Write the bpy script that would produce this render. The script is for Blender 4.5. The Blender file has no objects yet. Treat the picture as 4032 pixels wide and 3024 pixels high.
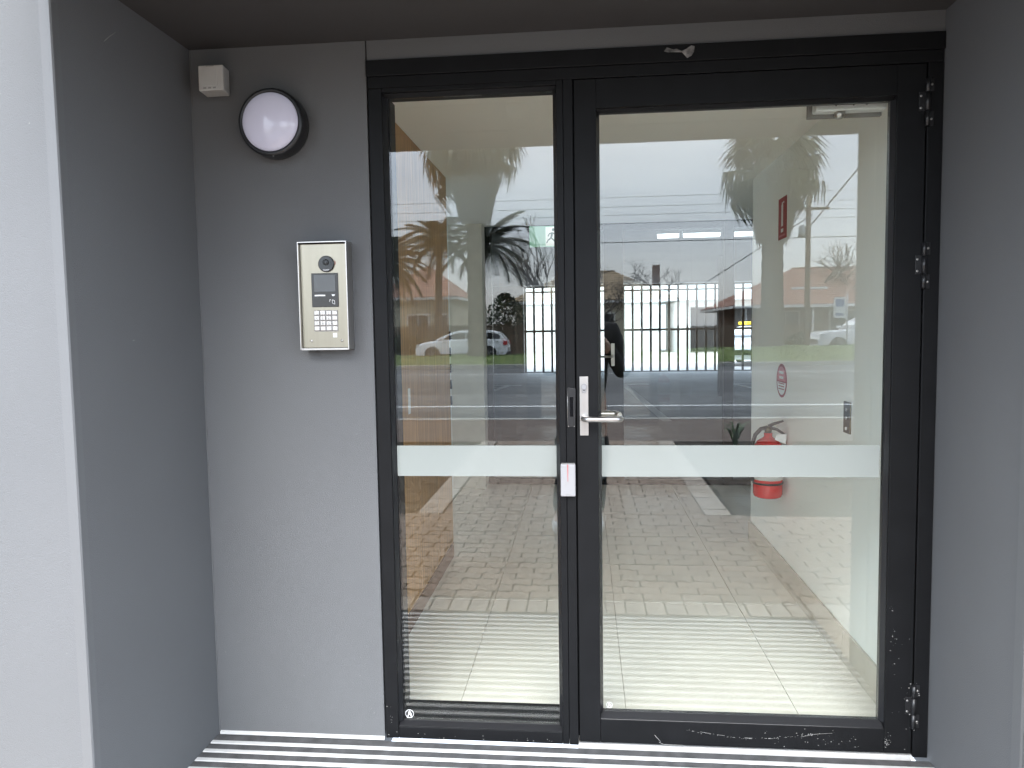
import bpy, bmesh, math, random
from mathutils import Vector, Matrix
random.seed(7)
SC = bpy.context.scene
COL = SC.collection
R = math.radians
PI = math.pi

# ------------------------------------------------------------------ camera, sky, sun, exposure
CAM = Vector((0.0, -2.454, 1.406))
_yaw, _pit, _rol = R(5.509), R(4.105), R(-0.895)
_w = Vector((-math.sin(_yaw)*math.cos(_pit), math.cos(_yaw)*math.cos(_pit), -math.sin(_pit)))
_r0 = Vector((math.cos(_yaw), math.sin(_yaw), 0)); _u0 = _r0.cross(_w)
_r = math.cos(_rol)*_r0 + math.sin(_rol)*_u0
_u = -math.sin(_rol)*_r0 + math.cos(_rol)*_u0
cd = bpy.data.cameras.new('camera'); cam = bpy.data.objects.new('camera', cd); COL.objects.link(cam)
cd.sensor_width = 36; cd.lens = 36*2949/4032; cd.clip_start = 0.02; cd.clip_end = 3000
m = Matrix((_r, _u, -_w)).transposed().to_4x4(); m.translation = CAM
cam.matrix_world = m
SC.camera = cam

SUN_EL, SUN_AZ = R(48), R(188)           # a weak veiled sun over the street, very soft through the cloud
world = bpy.data.worlds.new('World'); SC.world = world; world.use_nodes = True
nt = world.node_tree; bg = nt.nodes['Background']; bg.inputs['Strength'].default_value = 0.1
sky = nt.nodes.new('ShaderNodeTexSky'); sky.sky_type = 'NISHITA'; sky.sun_disc = False
sky.sun_elevation = SUN_EL; sky.sun_rotation = SUN_AZ; sky.dust_density = 2.0
tc = nt.nodes.new('ShaderNodeTexCoord')
mp = nt.nodes.new('ShaderNodeMapping'); mp.inputs['Scale'].default_value = (1.2, 1.2, 3.5)
nz = nt.nodes.new('ShaderNodeTexNoise'); nz.inputs['Scale'].default_value = 1.6; nz.inputs['Detail'].default_value = 5
cr = nt.nodes.new('ShaderNodeValToRGB')
cr.color_ramp.elements[0].position = 0.3; cr.color_ramp.elements[0].color = (4.7, 5.6, 7.0, 1)
cr.color_ramp.elements[1].position = 0.7; cr.color_ramp.elements[1].color = (8.7, 9.6, 10.7, 1)
mx = nt.nodes.new('ShaderNodeMix'); mx.data_type = 'RGBA'; mx.inputs[0].default_value = 0.86
nt.links.new(tc.outputs['Generated'], mp.inputs[0]); nt.links.new(mp.outputs[0], nz.inputs['Vector'])
nt.links.new(nz.outputs['Fac'], cr.inputs[0])
# overcast dome: darker towards the horizon, brighter overhead, the same all round
sx = nt.nodes.new('ShaderNodeSeparateXYZ'); mrz = nt.nodes.new('ShaderNodeMapRange'); mrz.inputs[3].default_value = .32; mrz.inputs[4].default_value = .98
nt.links.new(tc.outputs['Generated'], sx.inputs[0]); nt.links.new(sx.outputs['Z'], mrz.inputs[0])
vm = nt.nodes.new('ShaderNodeVectorMath'); vm.operation = 'SCALE'; nt.links.new(cr.outputs[0], vm.inputs[0]); nt.links.new(mrz.outputs[0], vm.inputs['Scale'])
nt.links.new(sky.outputs[0], mx.inputs[6]); nt.links.new(vm.outputs[0], mx.inputs[7])
nt.links.new(mx.outputs[2], bg.inputs['Color'])
sd = bpy.data.lights.new('sun', 'SUN'); sd.energy = 0.5; sd.angle = R(48); sd.color = (1, 0.96, 0.9)
sun = bpy.data.objects.new('sun', sd); COL.objects.link(sun)
_d = Vector((math.sin(SUN_AZ)*math.cos(SUN_EL), math.cos(SUN_AZ)*math.cos(SUN_EL), math.sin(SUN_EL)))
sun.rotation_euler = _d.to_track_quat('Z', 'Y').to_euler(); sun.location = (0, -20, 30)
SC.view_settings.view_transform = 'Standard'; SC.view_settings.look = 'None'
SC.view_settings.exposure = 3.55; SC.view_settings.gamma = 1; SC.view_settings.use_curve_mapping = False
SC.render.engine = 'CYCLES'
cy = SC.cycles
cy.use_denoising = True
try: cy.denoiser = 'OPENIMAGEDENOISE'
except Exception: pass
cy.max_bounces = 12; cy.diffuse_bounces = 6; cy.glossy_bounces = 5; cy.transparent_max_bounces = 24
cy.sample_clamp_indirect = 12; cy.caustics_reflective = False; cy.caustics_refractive = False

# ------------------------------------------------------------------ helpers
def mat(name, col, rough=0.6, metal=0.0, var=0.0, vscale=6.0, bump=0.0, bscale=60.0, stretch=None, spec=0.5, rand=0.0, coat=0.0, streak=None):
    m = bpy.data.materials.new(name); m.use_nodes = True
    n = m.node_tree; b = n.nodes['Principled BSDF']
    b.inputs['Base Color'].default_value = (*col, 1); b.inputs['Roughness'].default_value = rough
    b.inputs['Metallic'].default_value = metal; b.inputs['Specular IOR Level'].default_value = spec
    b.inputs['Coat Weight'].default_value = coat
    if var or bump or rand:
        t = n.nodes.new('ShaderNodeTexCoord'); mpp = n.nodes.new('ShaderNodeMapping')
        mpp.inputs['Scale'].default_value = stretch or (1, 1, 1)
        n.links.new(t.outputs['Object'], mpp.inputs[0])
    src = None
    if var:
        z = n.nodes.new('ShaderNodeTexNoise'); z.inputs['Scale'].default_value = vscale; z.inputs['Detail'].default_value = 6
        n.links.new(mpp.outputs[0], z.inputs['Vector'])
        rp = n.nodes.new('ShaderNodeValToRGB')
        rp.color_ramp.elements[0].position = .3; rp.color_ramp.elements[1].position = .7
        rp.color_ramp.elements[0].color = (*[c*(1-var) for c in col], 1); rp.color_ramp.elements[1].color = (*[min(1, c*(1+var)) for c in col], 1)
        n.links.new(z.outputs['Fac'], rp.inputs[0]); src = rp.outputs[0]
    if rand:
        oi = n.nodes.new('ShaderNodeObjectInfo'); mr = n.nodes.new('ShaderNodeMapRange')
        mr.inputs[3].default_value = 1-rand; mr.inputs[4].default_value = 1+rand
        n.links.new(oi.outputs['Random'], mr.inputs[0])
        hs = n.nodes.new('ShaderNodeHueSaturation'); n.links.new(mr.outputs[0], hs.inputs['Value'])
        if src: n.links.new(src, hs.inputs['Color'])
        else: hs.inputs['Color'].default_value = (*col, 1)
        src = hs.outputs[0]
    if src: n.links.new(src, b.inputs['Base Color'])
    if bump:
        z2 = n.nodes.new('ShaderNodeTexNoise'); z2.inputs['Scale'].default_value = bscale; z2.inputs['Detail'].default_value = 3
        n.links.new(mpp.outputs[0], z2.inputs['Vector'])
        bp = n.nodes.new('ShaderNodeBump'); bp.inputs['Strength'].default_value = bump; bp.inputs['Distance'].default_value = 0.004
        n.links.new(z2.outputs['Fac'], bp.inputs['Height']); n.links.new(bp.outputs[0], b.inputs['Normal'])
    return m

def glass_mat(name, r0, tint):
    m = bpy.data.materials.new(name); m.use_nodes = True; n = m.node_tree; n.nodes.clear()
    o = n.nodes.new('ShaderNodeOutputMaterial'); mix = n.nodes.new('ShaderNodeMixShader')
    g = n.nodes.new('ShaderNodeBsdfGlossy'); g.inputs['Roughness'].default_value = 0.0; g.inputs['Color'].default_value = (1, 1, 1, 1)
    t = n.nodes.new('ShaderNodeBsdfTransparent'); t.inputs['Color'].default_value = (*tint, 1)
    lw = n.nodes.new('ShaderNodeLayerWeight'); lw.inputs['Blend'].default_value = .5
    p = n.nodes.new('ShaderNodeMath'); p.operation = 'POWER'; p.inputs[1].default_value = 5
    a = n.nodes.new('ShaderNodeMath'); a.operation = 'MULTIPLY_ADD'; a.inputs[1].default_value = 1-r0; a.inputs[2].default_value = r0
    n.links.new(lw.outputs['Facing'], p.inputs[0]); n.links.new(p.outputs[0], a.inputs[0]); n.links.new(a.outputs[0], mix.inputs[0])
    n.links.new(t.outputs[0], mix.inputs[1]); n.links.new(g.outputs[0], mix.inputs[2]); n.links.new(mix.outputs[0], o.inputs[0])
    return m

def frost_mat(name):
    m = bpy.data.materials.new(name); m.use_nodes = True; n = m.node_tree; n.nodes.clear()
    o = n.nodes.new('ShaderNodeOutputMaterial')
    d = n.nodes.new('ShaderNodeBsdfDiffuse'); d.inputs['Color'].default_value = (.45, .48, .455, 1)
    tl = n.nodes.new('ShaderNodeBsdfTranslucent'); tl.inputs['Color'].default_value = (.45, .48, .455, 1)
    tr = n.nodes.new('ShaderNodeBsdfTransparent'); gl = n.nodes.new('ShaderNodeBsdfGlossy'); gl.inputs['Roughness'].default_value = .02
    m1 = n.nodes.new('ShaderNodeMixShader'); m1.inputs[0].default_value = .4
    m2 = n.nodes.new('ShaderNodeMixShader'); m2.inputs[0].default_value = .06
    m3 = n.nodes.new('ShaderNodeMixShader'); m3.inputs[0].default_value = .035
    n.links.new(d.outputs[0], m1.inputs[1]); n.links.new(tl.outputs[0], m1.inputs[2])
    n.links.new(m1.outputs[0], m2.inputs[1]); n.links.new(tr.outputs[0], m2.inputs[2])
    n.links.new(m2.outputs[0], m3.inputs[1]); n.links.new(gl.outputs[0], m3.inputs[2]); n.links.new(m3.outputs[0], o.inputs[0])
    return m

def emit_mat(name, col, em, rough=.3):
    m = mat(name, col, rough); b = m.node_tree.nodes['Principled BSDF']
    b.inputs['Emission Color'].default_value = (*col, 1); b.inputs['Emission Strength'].default_value = em
    return m

ORG = {}                                    # world origin of every root
class MB:
    def __init__(s): s.v = []; s.f = []; s.sm = []
    def poly(s, pts, faces, smooth=False):
        o = len(s.v); s.v += [tuple(p) for p in pts]
        for f in faces: s.f.append(tuple(i+o for i in f)); s.sm.append(smooth)
        return s
    def box(s, x0, x1, y0, y1, z0, z1):
        P = [(x0,y0,z0),(x1,y0,z0),(x1,y1,z0),(x0,y1,z0),(x0,y0,z1),(x1,y0,z1),(x1,y1,z1),(x0,y1,z1)]
        return s.poly(P, [(0,3,2,1),(4,5,6,7),(0,1,5,4),(1,2,6,5),(2,3,7,6),(3,0,4,7)])
    def prism(s, pts, axis, a0, a1):
        """pts: 2-D outline in the plane normal to axis; order (y,z) for x, (x,z) for y, (x,y) for z"""
        def P(p, a): return (a,p[0],p[1]) if axis == 'x' else (p[0],a,p[1]) if axis == 'y' else (p[0],p[1],a)
        n = len(pts); V = [P(p,a0) for p in pts]+[P(p,a1) for p in pts]
        F = [tuple(range(n))[::-1], tuple(range(n,2*n))]+[(i,(i+1)%n,n+(i+1)%n,n+i) for i in range(n)]
        return s.poly(V, F)
    def tube(s, path, rad, n=8, cap=True, smooth=True):
        path = [Vector(p) for p in path]; k = len(path)
        if not hasattr(rad, '__len__'): rad = [rad]*k
        V = []; up = None
        for i, p in enumerate(path):
            t = (path[min(i+1,k-1)]-path[max(i-1,0)]).normalized()
            if up is None or abs(t.dot(up)) > .95:
                up = Vector((0,0,1)) if abs(t.z) < .9 else Vector((1,0,0))
            a = t.cross(up).normalized(); b = a.cross(t).normalized(); up = b
            for j in range(n):
                q = 2*PI*j/n; V.append(p+(a*math.cos(q)+b*math.sin(q))*rad[i])
        F = []
        for i in range(k-1):
            for j in range(n):
                F.append((i*n+j, i*n+(j+1)%n, (i+1)*n+(j+1)%n, (i+1)*n+j))
        o = len(s.v); s.poly(V, F, smooth)
        if cap:
            s.f.append(tuple(o+j for j in range(n))[::-1]); s.sm.append(False)
            s.f.append(tuple(o+(k-1)*n+j for j in range(n))); s.sm.append(False)
        return s
    def lathe(s, prof, c, axis='z', n=32, smooth=True):
        """prof: list of (radius, along)"""
        V = []
        for r, h in prof:
            for j in range(n):
                q = 2*PI*j/n; a, b = r*math.cos(q), r*math.sin(q)
                V.append((c[0]+a,c[1]+b,c[2]+h) if axis == 'z' else (c[0]+a,c[1]+h,c[2]+b) if axis == 'y' else (c[0]+h,c[1]+a,c[2]+b))
        k = len(prof); F = [(i*n+j, i*n+(j+1)%n, (i+1)*n+(j+1)%n, (i+1)*n+j) for i in range(k-1) for j in range(n)]
        o = len(s.v); s.poly(V, F, smooth)
        for i, rev in ((0, True), (k-1, False)):
            if prof[i][0] > 1e-6:
                t = tuple(o+i*n+j for j in range(n)); s.f.append(t[::-1] if rev else t); s.sm.append(False)
        return s
    def build(s, name, m, parent=None, rel=False, bevel=0, seg=2):
        me = bpy.data.meshes.new(name)
        o0 = Vector((0,0,0)) if rel or parent is None else ORG.get(parent.name, Vector((0,0,0)))
        me.from_pydata([Vector(p)-o0 for p in s.v], [], s.f); me.update()
        me.polygons.foreach_set('use_smooth', s.sm)
        bm = bmesh.new(); bm.from_mesh(me); bmesh.ops.recalc_face_normals(bm, faces=bm.faces); bm.to_mesh(me); bm.free()
        if m: me.materials.append(m)
        o = bpy.data.objects.new(name, me); COL.objects.link(o)
        if parent is not None: o.parent = parent; ORG[o.name] = ORG.get(parent.name, Vector((0,0,0)))
        if bevel:
            b = o.modifiers.new('bevel', 'BEVEL'); b.width = bevel; b.segments = seg; b.limit_method = 'ANGLE'; b.angle_limit = R(40)
        return o
def B(*a): return MB().box(*a)

def tag(o, label=None, cat=None, group=None, kind=None):
    if label: o['label'] = label
    if cat: o['category'] = cat
    if group: o['group'] = group
    if kind: o['kind'] = kind
    return o
def thing(name, label, cat, loc=(0,0,0), rz=0, group=None):
    o = bpy.data.objects.new(name, None); COL.objects.link(o); o.location = loc; o.rotation_euler = (0,0,rz)
    o.empty_display_size = .1; ORG[o.name] = Vector(loc)
    return tag(o, label, cat, group)
def struct(mb, name, m, label=None, parent=None):
    return tag(mb.build(name, m, parent), label, None, None, 'structure')
def inst(src, parent, loc=None, rot=None, scale=None):
    c = src.copy(); COL.objects.link(c); c.parent = parent
    if loc is not None: c.location = loc
    if rot is not None: c.rotation_euler = rot
    if scale is not None: c.scale = scale
    return c

# ------------------------------------------------------------------ materials
M = {}
M['render'] = mat('grey_render_paint', (.110,.112,.1145), .72, var=.05, vscale=1.6, bump=.3, bscale=380)
M['bead'] = mat('grey_bead_paint', (.114,.116,.1185), .6, bump=.12, bscale=200)
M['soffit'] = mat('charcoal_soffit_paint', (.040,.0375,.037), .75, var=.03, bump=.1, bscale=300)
M['frame'] = mat('black_powdercoat', (.0065,.0067,.0074), .5, spec=.16, var=.15, vscale=12, bump=.05, bscale=900)
M['framebead'] = mat('skylit_satin_bead', (.012,.0122,.0135), .3, spec=.6)  # lighter, glossier frame black: sky light on sloped beads put into the material
M['framedark'] = mat('black_sealant', (.006,.006,.006), .6)
M['gasket'] = mat('black_rubber', (.008,.008,.008), .7)
M['glass'] = glass_mat('clear_glass', .052, (.974,.989,.972))
M['backglass'] = glass_mat('rear_glass', .03, (.80,.84,.86))
M['frost'] = frost_mat('frosted_film')
M['steel'] = mat('satin_stainless', (.52,.50,.48), .34, 1.0, var=.05, vscale=40, stretch=(1,1,.08))
M['steelface'] = mat('brushed_steel_face', (.31,.285,.23), .34, 1.0, var=.05, vscale=60, stretch=(1,1,.05))
M['alu'] = mat('satin_aluminium', (.62,.615,.60), .5, .25, var=.06, vscale=30)
M['pale_alu'] = mat('pale_aluminium', (.85,.88,.88), .4, .1)
M['carpet'] = mat('dark_carpet_infill', (.07,.07,.071), .95, var=.35, vscale=18, bump=.8, bscale=500)
M['white'] = mat('white_plastic', (.31,.305,.31), .4)
M['ivory'] = mat('ivory_plastic', (.45,.44,.415), .5, var=.05, vscale=20)
M['greyslot'] = mat('grey_slot', (.25,.24,.23), .6)
M['black'] = mat('black_plastic', (.012,.012,.013), .35)
M['blackgloss'] = mat('black_gloss', (.008,.008,.009), .06)
M['screen'] = mat('dark_screen', (.07,.075,.08), .05)
M['diffuser'] = emit_mat('opal_diffuser', (.47,.46,.555), .022, .12)
M['red'] = mat('red_enamel', (.62,.012,.010), .25, coat=.4)
M['redprint'] = mat('red_print', (.32,.02,.025), .5)
M['redpale'] = mat('pale_red_print', (.55,.16,.18), .5)
M['whiteprint'] = mat('white_print', (.8,.8,.8), .5)
M['brass'] = mat('dark_brass', (.13,.11,.06), .35, .8)
M['cream'] = mat('white_wall_paint', (.87,.89,.86), .75, var=.012, vscale=2, bump=.06, bscale=200)
M['ceil'] = mat('white_ceiling_paint', (.90,.885,.845), .8, bump=.05, bscale=200)
M['tile'] = mat('cream_porcelain', (.77,.74,.67), .32, var=.05, vscale=4, rand=.025)
M['grout'] = mat('grey_grout', (.56,.53,.47), .9)
M['skirt'] = mat('beige_tile_skirting', (.56,.52,.45), .35, var=.06, vscale=6, rand=.02)
M['wood'] = mat('oak_veneer', (.44,.25,.105), .45, var=.28, vscale=5, stretch=(9,9,.6), rand=.05)
M['wooddark'] = mat('dark_timber_skirting', (.16,.085,.05), .5, var=.2, vscale=8, stretch=(1,8,1))
M['pillar'] = mat('stone_pillar', (.66,.63,.56), .5, var=.05, vscale=10)
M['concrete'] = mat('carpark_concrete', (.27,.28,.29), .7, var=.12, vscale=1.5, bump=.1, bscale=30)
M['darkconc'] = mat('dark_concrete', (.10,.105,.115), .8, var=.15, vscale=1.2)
M['linepaint'] = mat('white_line_paint', (.75,.76,.75), .7, var=.08, vscale=8)
M['gatebar'] = mat('dark_brown_gate_paint', (.028,.018,.014), .5)
M['asphalt'] = mat('asphalt', (.095,.098,.102), .85, var=.16, vscale=.45, bump=.4, bscale=90)
M['asphalt2'] = mat('dark_asphalt', (.060,.063,.068), .85, var=.14, vscale=.8, bump=.4, bscale=90)
M['kerb'] = mat('concrete_kerb', (.38,.37,.34), .85, var=.12, vscale=3, bump=.2, bscale=60)
M['paver'] = mat('brown_paver', (.29,.212,.158), .82, var=.16, vscale=9, bump=.35, bscale=120, rand=.16)
M['paverlight'] = mat('pale_paver', (.40,.335,.275), .82, var=.14, vscale=9, bump=.35, bscale=120, rand=.10)
M['footbrick'] = mat('dark_footpath_brick', (.115,.082,.066), .9, var=.3, vscale=5, bump=.5, bscale=14, stretch=(1,2,1))
M['sand'] = mat('joint_sand', (.085,.068,.056), .95)
M['pink'] = mat('pink_driveway_concrete', (.46,.41,.385), .8, var=.08, vscale=2)
M['mulch'] = mat('bark_mulch', (.05,.036,.025), .95, var=.5, vscale=14, bump=1, bscale=30)
M['chip'] = mat('bark_chip', (.085,.06,.04), .9, var=.4, vscale=12)
M['grass'] = mat('verge_grass', (.12,.165,.04), .9, var=.35, vscale=2.5, bump=.9, bscale=20)
M['blade'] = mat('grass_blade', (.13,.19,.045), .8)
M['dirt'] = mat('bare_ground', (.17,.15,.11), .95, var=.25, vscale=.3)
M['frond'] = mat('green_frond', (.07,.078,.034), .6, var=.3, vscale=3, rand=.2)
M['deadfrond'] = mat('dead_frond', (.095,.075,.05), .8, var=.75, vscale=9, rand=.2)
M['ptrunk'] = mat('palm_trunk_bark', (.11,.092,.07), .9, var=.6, vscale=5, bump=.8, bscale=18, stretch=(1,1,4))
M['datefrond'] = mat('dark_feather_frond', (.022,.03,.014), .6, var=.3, vscale=3, rand=.2)
M['leafgreen'] = mat('shrub_leaf', (.05,.075,.03), .65, var=.3, vscale=4)
M['strapleaf'] = mat('strap_leaf', (.055,.10,.03), .45, var=.2, vscale=4)
M['bark'] = mat('grey_bark', (.12,.10,.085), .9, var=.3, vscale=8)
M['terracotta'] = mat('terracotta_roof', (.30,.15,.105), .8, var=.2, vscale=3, rand=.05)
M['brownroof'] = mat('brown_roof', (.30,.225,.14), .85, var=.2, vscale=3, rand=.05)
M['brick'] = mat('brown_brick_wall', (.20,.12,.085), .85, var=.2, vscale=4)
M['creamwall'] = mat('cream_wall', (.55,.50,.38), .8, var=.05)
M['whitewall'] = mat('white_house_wall', (.56,.56,.52), .7, var=.02)
M['paleroof'] = mat('pale_metal_roof', (.40,.42,.41), .5)
M['pane'] = mat('dark_window', (.02,.024,.028), .05)
M['whitetrim'] = mat('white_trim', (.74,.74,.72), .5)
M['timber'] = mat('weathered_timber', (.19,.135,.09), .85, var=.3, vscale=5, stretch=(8,8,1))
M['pole'] = mat('brown_pole', (.16,.11,.08), .85, var=.25, vscale=5, stretch=(6,6,1))
M['wire'] = mat('wire_black', (.02,.02,.022), .6)
M['carpaint'] = mat('white_car_paint', (.88,.885,.89), .25, coat=.6)
M['tyre'] = mat('tyre_rubber', (.015,.015,.016), .8)
M['rim'] = mat('alloy_rim', (.30,.31,.32), .35, .8)
M['carglass'] = mat('car_glass', (.012,.014,.016), .05)
M['carlamp'] = mat('clear_lamp', (.6,.62,.63), .1)
M['taillamp'] = mat('red_lamp', (.55,.02,.02), .2)
M['blueprint'] = mat('blue_print', (.06,.14,.34), .5)
M['yellow'] = mat('yellow_paint', (.80,.52,.02), .5)
M['stone'] = mat('garden_stone', (.46,.43,.37), .9, var=.25, vscale=4, rand=.15)
M['cloth'] = mat('black_cloth', (.012,.012,.013), .9, var=.2, vscale=8)
M['skin'] = mat('skin', (.55,.36,.27), .55)
M['hair'] = mat('brown_hair', (.045,.028,.018), .6)
M['greenprint'] = emit_mat('green_sign', (.34,.62,.48), .03, .4)
M['whitesign'] = emit_mat('white_sign', (.82,.86,.82), .05, .4)
M['tape'] = mat('torn_tape', (.11,.107,.104), .5, var=.7, vscale=60)
M['scuff'] = mat('scuff_white', (.30,.295,.28), .8)
M['duct'] = mat('galvanised_steel', (.45,.47,.48), .4, .6)

# ------------------------------------------------------------------ ground and street (seen mirrored in the glass)
struct(B(-700,700,-1200,-43.0,-.30,-.06), 'ground', M['dirt'])
struct(B(-700,700,22.3,900,-.30,-.02), 'rear_ground', M['pink'])
struct(B(-700,700,-27.0,-9.25,-.30,-.105), 'road', M['asphalt'])
struct(B(-700,700,-43.0,-32.9,-.30,-.03), 'service_road', M['asphalt2'])
struct(B(-700,700,-9.25,-6.9,-.30,-.012), 'pavement', M['footbrick'])
struct(B(-700,700,-9.42,-9.252,-.28,-.006), 'kerb', M['kerb'])
struct(B(-700,700,-27.35,-27.002,-.28,.045), 'far_kerb', M['kerb'])
mb = MB()
for y0, y1, x0, x1 in ((-12.28,-12.14,-90,90), (-23.2,-23.1,-90,90)):
    mb.box(x0,x1,y0,y1,-.104,-.099)
struct(mb, 'road_marking', M['linepaint'])
struct(B(-90,90,-11.3,-9.45,-.104,-.1005), 'gutter_strip', M['asphalt2'])
struct(B(-90,90,-19.5,-15.2,-.104,-.101), 'resurfaced_lane', M['asphalt2'])
# raised grass verge: a sheet with a gentle mound, and blades
def verge_z(x, y):
    t = (-27.35-y)/5.5
    return .04 + (.22 + .26/(1+math.exp(-(x-4)/1.5)))*math.sin(min(1,max(0,t))*PI*.5) + .03*math.sin(x*1.7+y)
mb = MB(); nx, ny = 160, 10
V = [(-60+120*i/nx, -27.35-5.55*j/ny, verge_z(-60+120*i/nx, -27.35-5.55*j/ny)) for j in range(ny+1) for i in range(nx+1)]
mb.poly(V, [(j*(nx+1)+i, j*(nx+1)+i+1, (j+1)*(nx+1)+i+1, (j+1)*(nx+1)+i) for j in range(ny) for i in range(nx)], True)
struct(mb, 'verge', M['grass'])
mb = MB()
for _ in range(5200):
    x = random.uniform(-16,20); y = random.uniform(-32.8,-27.4); z = verge_z(x,y); h = random.uniform(.03,.09); a = random.uniform(0,PI); dx, dy = .03*math.cos(a), .03*math.sin(a)
    mb.poly([(x-dx,y-dy,z-.01),(x+dx,y+dy,z-.01),(x+random.uniform(-.05,.05),y+random.uniform(-.05,.05),z+h)], [(0,1,2)])
tag(mb.build('verge_grass', M['blade']), 'bright green grass blades on the street verge', 'grass', None, 'stuff')

# paved entry path
struct(B(-4.2,4.2,-6.9,-.668,-.30,-.062), 'path_bed', M['sand'])
path = struct(B(-1.32,1.12,-6.9,-1.13,-.061,-.058), 'path', M['sand'])
L_, W_ = .2, .1
def paver_mesh(name, l, w, zig, m):
    mb = MB(); g = .0042; pts = []
    if zig:
        xs = [(-.5,0),(-.375,-1),(-.125,1),(0,0),(.125,-1),(.375,1),(.5,0)]
        bot = [(x*(l-2*g), -w/2+g+d*.009) for x, d in xs]; top = [(x*(l-2*g), w/2-g+d*.009) for x, d in xs][::-1]
        pts = bot+top
    else: pts = [(-l/2+g,-w/2+g),(l/2-g,-w/2+g),(l/2-g,w/2-g),(-l/2+g,w/2-g)]
    n = len(pts); ins = [(x*.965, y*.94) for x, y in pts]
    Vv = [(x,y,-.05) for x,y in pts]+[(x,y,-.004) for x,y in pts]+[(x,y,0) for x,y in ins]
    Ff = [(i,(i+1)%n,n+(i+1)%n,n+i) for i in range(n)]+[(n+i,n+(i+1)%n,2*n+(i+1)%n,2*n+i) for i in range(n)]+[tuple(range(2*n,3*n))]
    return mb.poly(Vv, Ff)
zig = paver_mesh('paver', L_, W_, True, None); flat = paver_mesh('paver', L_, W_, False, None)
spots = []     # (dist, x, y, rot, light)
row = 0; y = -1.375
while y > -6.9:
    xl, xr = (-4.1, 4.1) if y > -3.1 else (-1.1, .9)
    x = xl + (.1 if row % 2 else 0)
    while x+L_ < xr+.001:
        spots.append((abs(y)+.25*abs(x), x+.1, y, 0, False)); x += L_
    row += 1; y -= W_
halves = []
row = 0; y = -1.375
while y > -6.9:
    if row % 2:
        xl, xr = (-4.1, 4.1) if y > -3.1 else (-1.1, .9)
        halves += [(xl+.05, y), (xr-.05, y)]
    row += 1; y -= W_
x = -4.1
while x < 4.1: spots.append((1.0+.25*abs(x), x+.05, -1.225, PI/2, True)); x += W_
y = -3.13
while y > -6.88:
    spots.append((abs(y), -1.21, y-.05, 0, True)); spots.append((abs(y), 1.0, y-.05, 0, True)); y -= W_
spots = [s for s in spots if not (s[2] < -3.1 and (s[1] < -1.32 or s[1] > 1.14))]
spots.sort()
pz = zig.build('paver', M['paver'], path, rel=True); pl = flat.build('paver', M['paverlight'], path, rel=True)
first = {False: pz, True: pl}; used = {False: False, True: False}
for d, x, y, rz, li in spots[:300]:
    o = first[li] if not used[li] else inst(first[li], path); used[li] = True
    o.location = (x, y, -.004+random.uniform(-.002,.002)); o.rotation_euler = (random.uniform(-.006,.006), random.uniform(-.006,.006), rz+random.uniform(-.01,.01))
for li in (False, True):
    mb = MB(); src = flat if li else zig
    for d, x, y, rz, l2 in spots[300:]:
        if l2 != li: continue
        z = -.004+random.uniform(-.002,.002); c, s_ = math.cos(rz), math.sin(rz)
        mb.poly([(x+p[0]*c-p[1]*s_, y+p[0]*s_+p[1]*c, z+p[2]) for p in src.v], src.f)
    if not li:
        for x, y in halves: mb.poly([(x+p[0]*.49, y+p[1], -.004+p[2]) for p in flat.v], flat.f)
    tag(mb.build('paver_field', M['paverlight' if li else 'paver'], path), kind='stuff')

# garden beds with mulch and strap-leaved plants
for sgn, xa, xb in ((1,1.15,4.1),(-1,-4.1,-1.33)):
    mb = MB(); nx, ny = 26, 34
    V = [(xa+(xb-xa)*i/nx, -3.12-3.76*j/ny, -.035+random.uniform(-.012,.016)) for j in range(ny+1) for i in range(nx+1)]
    mb.poly(V, [(j*(nx+1)+i, j*(nx+1)+i+1, (j+1)*(nx+1)+i+1, (j+1)*(nx+1)+i) for j in range(ny) for i in range(nx)])
    bed = struct(mb, 'garden_bed', M['mulch'])
    mb = MB()
    for _ in range(1100):
        x = random.uniform(xa+.03,xb-.03); y = random.uniform(-6.8,-3.2); a = random.uniform(0,PI); l = random.uniform(.015,.05); t = random.uniform(-.4,.4)
        c, s_ = math.cos(a)*l, math.sin(a)*l; w = .3
        mb.poly([(x-c,y-s_,-.02),(x+s_*w,y-c*w,-.012),(x+c,y+s_,-.01+t*l),(x-s_*w,y+c*w,-.006)], [(0,1,2),(0,2,3)])
    tag(mb.build('bark_chips', M['chip']), 'loose bark chips over the garden bed %s of the path' % ('on the street-facing right' if sgn > 0 else 'on the street-facing left'), 'mulch', None, 'stuff')
def strap_plant(x, y, n, h, seed, label):
    rd = random.Random(seed); t = thing('strap_leaf_plant', label, 'plant', (x,y,-.02))
    for k in range(n):
        a = rd.uniform(0,2*PI); hh = h*rd.uniform(.7,1.1); sp = h*rd.uniform(.35,.95); V = []; 
        for i in range(6):
            q = i/5; rr = sp*q**1.3; zz = hh*(math.sin(q*2.0)/math.sin(1.57)) * (1 if q < .8 else 1-(q-.8)*.9); w = .016*(1-q**2)+.001
            cx, cyy = rr*math.cos(a), rr*math.sin(a); px, py = -math.sin(a)*w, math.cos(a)*w
            V += [(cx-px,cyy-py,zz),(cx+px,cyy+py,zz)]
        MB().poly(V, [(2*i,2*i+1,2*i+3,2*i+2) for i in range(5)], True).build('leaf', M['strapleaf'], t, rel=True)
strap_plant(1.75,-6.35,20,.30,3,'low strap leaf plant in the bed right of the path')

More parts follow.
